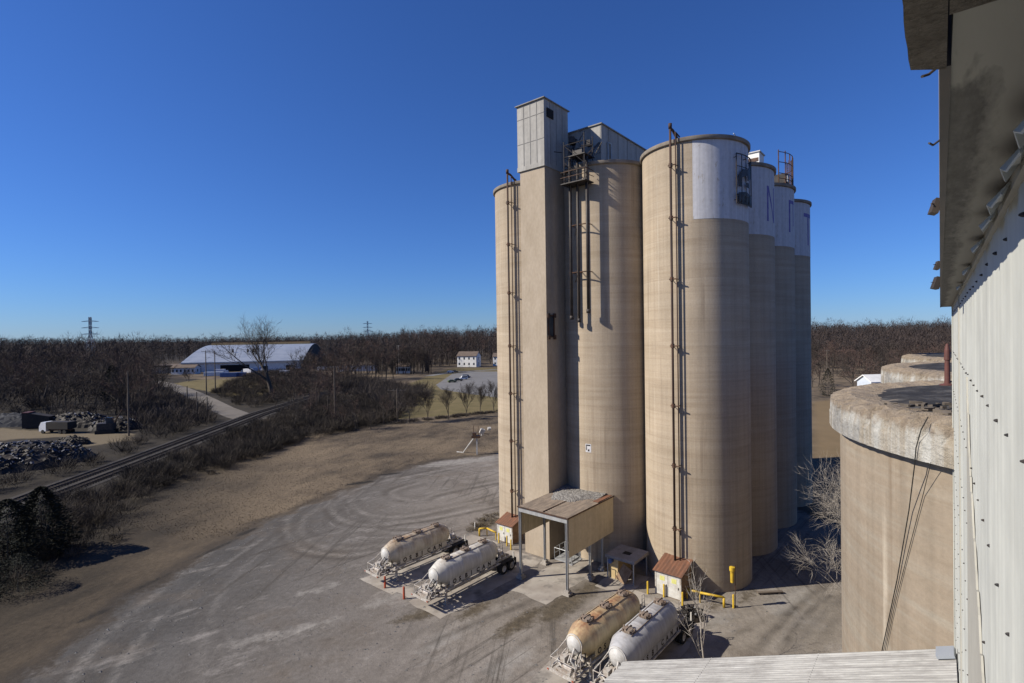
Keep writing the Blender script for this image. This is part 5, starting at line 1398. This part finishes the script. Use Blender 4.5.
scatter(110, (-40, 165), (160, 400), woods, 'leafless tree in the dark wood left of the access road', 'bare trees of the wood left of the road', (.7, 1.15))
scatter(30, (290, 345), (150, 380), woods, 'leafless tree in the thicket right of the warehouse', 'bare trees right of the warehouse', (.5, .95))
scatter(26, (340, 432), (240, 430), woods, 'leafless tree in the wood behind the lawn', 'bare trees behind the lawn', (1.0, 1.6), lambda px, Y, x: px < 400 or Y > 330)
scatter(26, (400, 500), (440, 560), woods+woods_red, 'tall leafless tree behind the white house', 'bare trees behind the white house', (1.4, 1.95))
scatter(22, (165, 300), (180, 340), woods, 'small leafless tree in front of the warehouse', 'bare trees before the warehouse', (.3, .55), lambda px, Y, x: not (200 < px < 250))
scatter(85, (812, 962), (150, 420), woods_red+woods[:3], 'brown leafless tree right of the silo block', 'brown bare trees right of the silos', (.65, 1.2), lambda px, Y, x: not (815 < px < 842 and Y < 215) and not (850 < px < 885 and Y < 165))
scatter(16, (294, 342), (300, 374), woods, 'leafless tree before the dark end of the warehouse', 'bare trees at the warehouse end', (.75, 1.15))
scatter(10, (290, 400), (128, 150), woods, 'small leafless tree at the far edge of the brown field', 'bare trees at the field edge', (.35, .6), lambda px, Y, x: Y > 105+.15*(px-240))
# near saplings
sap = make_tree(160, 8.2, .6, 2, .012, .07, 'pale bare sapling rising beside the dull grey tank trailer', 'bare saplings near the plant', mats=('twig_pale', 'twig_pale'), upright=.55, twigs=3, split=(4, 5), first=.15)
sap.location = G(706, 672)
sap2 = make_tree(161, 11, .75, 4, .0055, .10, 'pale bare tree half hidden behind the old silo beside the white wall', 'bare saplings near the plant', mats=('twig_pale', 'twig_pale'), upright=.25, twigs=2, split=(3, 5), first=.1)
p_ = AT(853, 400, 43.0); sap2.location = (p_.x, p_.y, 0); sap2.scale = (1.15, 1.15, 1.2)
# evergreens
def conifer_mesh(seed, h, w, n):
    r = random.Random(seed); b = MB()
    for k in range(n):
        f = r.random()**1.15; z = h*(.01+.98*f); rad = w*((1-f)**.6*(.55+.45*min(1, f*5)))*math.sqrt(r.uniform(.1, 1))*(1+.18*math.sin(3*r.random()*6.28)); a = r.uniform(0, 6.28)
        p = Vector((rad*math.cos(a), rad*math.sin(a), z)); s = r.uniform(.18, .5)*h/9
        d = Vector((math.cos(a), math.sin(a), r.uniform(-.3, .5))).normalized(); t2 = d.cross(Vector((r.uniform(-1, 1), r.uniform(-1, 1), r.uniform(-1, 1)))).normalized()
        b.add([p-d*s*.5, p+t2*s*.22, p+d*s*.6, p-t2*s*.22], [(0, 1, 2, 3)])
    return b
def conifer(seed, px, py, Y, h, w, label, n=2600):
    o = thing('evergreen_tree', label, 'tree', (0, 0, 0), 0, 'dark evergreens')
    b = MB(); b.tube((0, 0, -.2), (0, 0, h*.8), .014*h, .004*h, 7); b.build('trunk', 'bark', o)
    conifer_mesh(seed, h, w, n).build('crown', 'needle', o)
    p = G(px, py) if Y is None else AT(px, py, Y); o.location = (p.x, p.y, 0)
conifer(1, 42, 556, None, 7.6, 3.6, 'dark dense evergreen at the field edge before the railway', 6500)
conifer(6, 8, 566, None, 7.0, 4.0, 'dark broad evergreen at the left edge before the railway', 6000)
conifer(2, 112, 380, 190, 15, 4.2, 'dark evergreen in the wood beneath the pylon')
conifer(3, 125, 380, 205, 13, 4.0, 'dark evergreen right of the one beneath the pylon')
conifer(4, 828, 380, 190, 10, 3.2, 'dark evergreen among the brown trees right of the silos', 1500)
conifer(5, 18, 592, None, 3.6, 3.4, 'low dark evergreen bush in front of the two field edge evergreens', 4000)

# brush: uncountable bushes along the railway and field edge
def brush(name, spots, mat, seed, per=46, tw=.035):
    r = random.Random(seed); b = MB()
    for (x, y, rad, h) in spots:
        z0 = float(height(x, y))
        for k in range(per):
            a = r.uniform(0, 6.28); q = rad*math.sqrt(r.random()); px_, py_ = x+q*math.cos(a)*.7, y+q*math.sin(a)*.7
            zb_ = z0+r.uniform(0, h*.45); ln = h*r.uniform(.35, .75)
            d = Vector((math.cos(a)*.6+r.uniform(-.5, .5), math.sin(a)*.6+r.uniform(-.5, .5), r.uniform(.2, 1.2))).normalized()
            s = Vector((r.uniform(-1, 1), r.uniform(-1, 1), r.uniform(-.4, .4))).normalized()*tw*r.uniform(.7, 1.8)*(1+y/220)
            p = Vector((px_, py_, zb_)); e = p+d*ln; mid = p.lerp(e, .5)+Vector((r.uniform(-.2, .2), r.uniform(-.2, .2), .1))
            b.add([p-s, p+s, mid+s*.8, mid-s*.8, e], [(0, 1, 2, 3), (3, 2, 4)])
    o = b.build(name, mat); return o
def inpoly(x, y, poly): return bool(sd_poly(np.array([x]), np.array([y]), poly)[0] < 0)
strip1 = [(-60, 36), (-52, 60), (-54, 82), (-49, 106), (-45, 126), (-38, 135), (-33, 142), (-34, 165), (-66, 200), (-73, 215), (-71, 150), (-67, 105), (-64, 75), (-60, 36)]
strip2 = [(-76, 60), (-78, 100), (-82, 130), (-86, 163), (-88, 230), (-120, 330), (-170, 330), (-110, 170), (-86, 122), (-84, 100), (-86, 60)]
strip3 = [(-190, 140), (-125, 152), (-118, 165), (-130, 205), (-185, 280), (-330, 380), (-420, 380), (-420, 200)]
strip4 = [(-60, 200), (-33, 150), (-30, 190), (-36, 225), (-60, 260), (-130, 340), (-165, 360), (-165, 320), (-120, 260), (-82, 235), (-72, 222)]
def spots(poly, n, hr, seed):
    r = random.Random(seed); xs = [p[0] for p in poly]; ys = [p[1] for p in poly]; out = []; tries = 0
    while len(out) < n and tries < n*60:
        tries += 1; x = r.uniform(min(xs), max(xs)); y = r.uniform(min(ys), max(ys))
        if inpoly(x, y, poly) and min(math.hypot(x-a.x, y-a.y) for a in ROADP) > 6.5:
            h = r.uniform(*hr); out.append((x, y, h*r.uniform(.6, 1.0), h))
    return out
tag(brush('roadside_brush', spots(strip1, 950, (1.0, 3.6), 1), 'brush_twig', 1, 210, .0095), 'tangled leafless brush between the railway and the brown field', 'brush', None, 'stuff')
tag(brush('roadside_brush', spots(strip2, 520, (1.3, 4.2), 2), 'brush_twig', 2, 170, .012), 'tangled leafless brush on the far side of the railway', 'brush', None, 'stuff')
tag(brush('roadside_brush', spots(strip3, 900, (3, 8), 3), 'twig', 3, 110, .022), 'dark leafless brush left of the access road', 'brush', None, 'stuff')
strip5 = gp([(128, 402), (180, 400), (206, 408), (224, 420), (150, 434), (132, 428)])
tag(brush('roadside_brush', spots(strip5, 160, (2.0, 5.5), 8), 'twig', 8, 110, .022), 'dark leafless brush between the scrapyard and the access road', 'brush', None, 'stuff')
tag(brush('roadside_brush', spots(strip4, 420, (2, 6.5), 6), 'twig', 7, 130, .018), 'dark leafless brush between the railway and the lawn', 'brush', None, 'stuff')
hed = []
for k in range(60):
    a, c = G(392, 424), G(503, 411.5); f = rv_.random(); p = a.lerp(c, f); hed.append((p.x, p.y+rv_.uniform(-1, 1.5), 1.2, rv_.uniform(.5, 1.2)))
tag(brush('hedge_shrubs', hed, 'twig', 4, 90, .015), 'low dark shrubs under the row of small trees', 'shrubs', None, 'stuff')
weeds = []
for k in range(60):
    a, c = G(470, 528), G(500, 517); f = rv_.random(); p = a.lerp(c, f)
    weeds.append((p.x+rv_.uniform(-1, 1), p.y+rv_.uniform(-2, 2), .35, rv_.uniform(.2, .5)))
tag(brush('dead_weeds', weeds, 'dry_weed', 5, 30, .008), 'sparse dead weeds beside the concrete pads', 'weeds', None, 'stuff')

brushL = [(-66, 40), (-52, 42), (-46, 52), (-46, 60), (-52, 70), (-62, 62)]
tag(brush('roadside_brush', spots(brushL, 110, (.8, 2.6), 12), 'brush_twig', 9, 120, .012), 'low dark brush round the evergreens at the left edge', 'brush', None, 'stuff')
def tufts(name, mat, poly, n, seed, h0, h1, avoid=None):
    r = np.random.RandomState(seed); xs = [p[0] for p in poly]; ys = [p[1] for p in poly]
    X = r.uniform(min(xs), max(xs), n*3); Y = min(ys)+(max(ys)-min(ys))*r.uniform(0, 1, n*3)**1.3
    ok = sd_poly(X, Y, poly) < 0
    if avoid is not None: ok &= sd_poly(X, Y, avoid) > .6
    X, Y = X[ok][:n], Y[ok][:n]; V = []; 
    for x, y in zip(X, Y):
        for q in range(3):
            a = r.uniform(0, 6.28); h = r.uniform(h0, h1); w = h*r.uniform(.25, .6); lx, ly = r.uniform(-.5, .5, 2)*h
            V += [(x-w*math.cos(a), y-w*math.sin(a), 0), (x+w*math.cos(a), y+w*math.sin(a), 0), (x+lx, y+ly, h)]
    b = MB(); b.v = V; b.f = [(3*k, 3*k+1, 3*k+2) for k in range(len(V)//3)]; return b.build(name, mat)
fieldp = [(-50, 66), (-38, 60), (-32, 62), (-26, 79), (-15, 97), (-3, 102), (2, 104), (2, 166), (-30, 140), (-45, 126), (-49, 106), (-54, 82), (-52, 60)]
tag(tufts('dead_grass', 'straw', fieldp, 14000, 1, .03, .10, yard), 'matted pale dead grass on the brown field', 'grass', None, 'stuff')
tag(tufts('dead_weeds', 'straw_dark', fieldp, 7000, 2, .03, .11, yard), 'low brown dead weeds on the brown field', 'weeds', None, 'stuff')
r9 = random.Random(41); b = MB()
for k in range(2600):
    x = r9.uniform(-33, 30); y = 28+72*r9.random()**1.4; sz = r9.uniform(.03, .10)*(1.6 if r9.random() < .06 else 1)
    if sd_poly(np.array([x]), np.array([y]), yard)[0] > -1 or (Vector((x, y, 0))-SW(56, -28)).length < 19: continue
    b.add([(x-sz, y-sz*.6, 0), (x+sz, y-sz*.4, 0), (x+sz*.3, y+sz, 0), (x+sz*.1, y, sz*.9)], [(0, 1, 3), (1, 2, 3), (2, 0, 3)])
tag(b.build('loose_stones', 'stone'), 'loose stones scattered over the gravel yard', 'stones', None, 'stuff')
heap('dark rubble pile beside the bare sapling and the grey tank trailer', G(690, 618), 2.6, 1.6, .7, (('scrap_dark', .5), ('scrap_pale', .12)), 9, 90)

# far woods: one uncountable mass to the horizon
def far_wood(seed, n):
    r = np.random.RandomState(seed); V = []; F = []; base = 0; rr_ = random.Random(seed)
    for _ in range(n):
        while True:
            px = rr_.uniform(-120, 1010); u_ = rr_.random(); Y = 330*(2600/330)**u_
            x = (px-512)/FPX*Y
            if not zone_ok(x, Y): continue
            if 455 < px < 575 and Y < 470: continue
            if 140 < px < 335 and Y < 540: continue
            break
        z0 = float(height(x, Y)); h = rr_.uniform(13, 22)*(1+.35*rr_.random()**3)*(1.0 if Y < 700 else 1.3)*(1+.22*math.sin(x*.021+Y*.013)*math.sin(Y*.017-x*.009+2)); w = h*rr_.uniform(.26, .42); k = 96 if Y < 700 else (60 if Y < 1200 else 30)
        a = r.uniform(0, 6.283, k); el = r.uniform(0, 1, k); q = np.sqrt(r.uniform(.05, 1, k))
        zc = h*(.2+.72*el); prof = w*np.sin(np.clip(.25+el*2.75, 0, 3.05))
        P = np.stack([x+prof*q*np.cos(a), Y+prof*q*np.sin(a), z0+zc], 1)
        d = np.stack([np.cos(a)*.55+r.uniform(-.4, .4, k), np.sin(a)*.55+r.uniform(-.4, .4, k), r.uniform(.3, 1.1, k)], 1); d /= np.linalg.norm(d, axis=1)[:, None]
        L = (h*r.uniform(.07, .17, k))[:, None]; wd = (.055+Y*.00017)*(1.5 if Y >= 1200 else 1)
        s = np.stack([-np.sin(a), np.cos(a), r.uniform(-.3, .3, k)], 1)*wd
        V.append(np.concatenate([P-s, P+s, P+d*L], 1).reshape(-1, 3)); 
        idx = np.arange(3*k).reshape(-1, 3)+base; F.append(idx); base += 3*k
        V.append(np.array([[x-.25, Y, z0], [x+.25, Y, z0], [x, Y, z0+h*.75]])); F.append(np.array([[base, base+1, base+2]])); base += 3
    V = np.concatenate(V); F = np.concatenate(F)
    me = bpy.data.meshes.new('far_wood'); me.vertices.add(len(V)); me.vertices.foreach_set('co', V.ravel().astype(np.float32))
    me.loops.add(F.size); me.loops.foreach_set('vertex_index', F.ravel().astype(np.int32)); me.polygons.add(len(F)); me.polygons.foreach_set('loop_start', np.arange(0, F.size, 3, dtype=np.int32)); me.polygons.foreach_set('loop_total', np.full(len(F), 3, dtype=np.int32))
    me.update(); me.materials.append(M['wood_twig']); o = bpy.data.objects.new('far_wood', me); C.objects.link(o)
    tag(o, 'bare winter woodland stretching to the horizon', 'woodland', None, 'stuff')
far_wood(5, 11000)

# ------------------------------------------------------------------ light and sky
SUN_EL, SUN_AZ = R(36), R(8)          # light travels toward +X, turned 8 degrees away from the camera
trav = Vector((math.cos(SUN_AZ)*math.cos(SUN_EL), math.sin(SUN_AZ)*math.cos(SUN_EL), -math.sin(SUN_EL)))
sd = bpy.data.lights.new('sun', 'SUN'); sd.energy = 5.0; sd.angle = R(.53); sd.color = (1, .92, .79)
so = bpy.data.objects.new('sun', sd); C.objects.link(so); so.rotation_euler = trav.to_track_quat('-Z', 'Y').to_euler()
w = bpy.data.worlds.new('World'); bpy.context.scene.world = w; w.use_nodes = True
nt = w.node_tree; nt.nodes.clear()
sky = nt.nodes.new('ShaderNodeTexSky'); sky.sky_type = 'NISHITA'; sky.sun_disc = False
sky.sun_elevation = SUN_EL; sky.sun_rotation = math.atan2(-trav.x, -trav.y)
sky.altitude = 200; sky.air_density = 1.1; sky.dust_density = .05; sky.ozone_density = 10.0
bg = nt.nodes.new('ShaderNodeBackground'); bg.inputs[1].default_value = .053
wo = nt.nodes.new('ShaderNodeOutputWorld'); tint = nt.nodes.new('ShaderNodeMix'); tint.data_type = 'RGBA'; tint.blend_type = 'MULTIPLY'; tint.inputs[0].default_value = 1.0
tint.inputs[7].default_value = (.80, 1.03, 1.48, 1)          # white balance of the sky
nt.links.new(sky.outputs[0], tint.inputs[6]); nt.links.new(tint.outputs[2], bg.inputs[0]); nt.links.new(bg.outputs[0], wo.inputs[0])
sc = bpy.context.scene
sc.view_settings.view_transform = 'Standard'; sc.view_settings.look = 'None'; sc.view_settings.exposure = 0.53; sc.view_settings.gamma = 1.0
sc.cycles.max_bounces = 6; sc.cycles.diffuse_bounces = 2
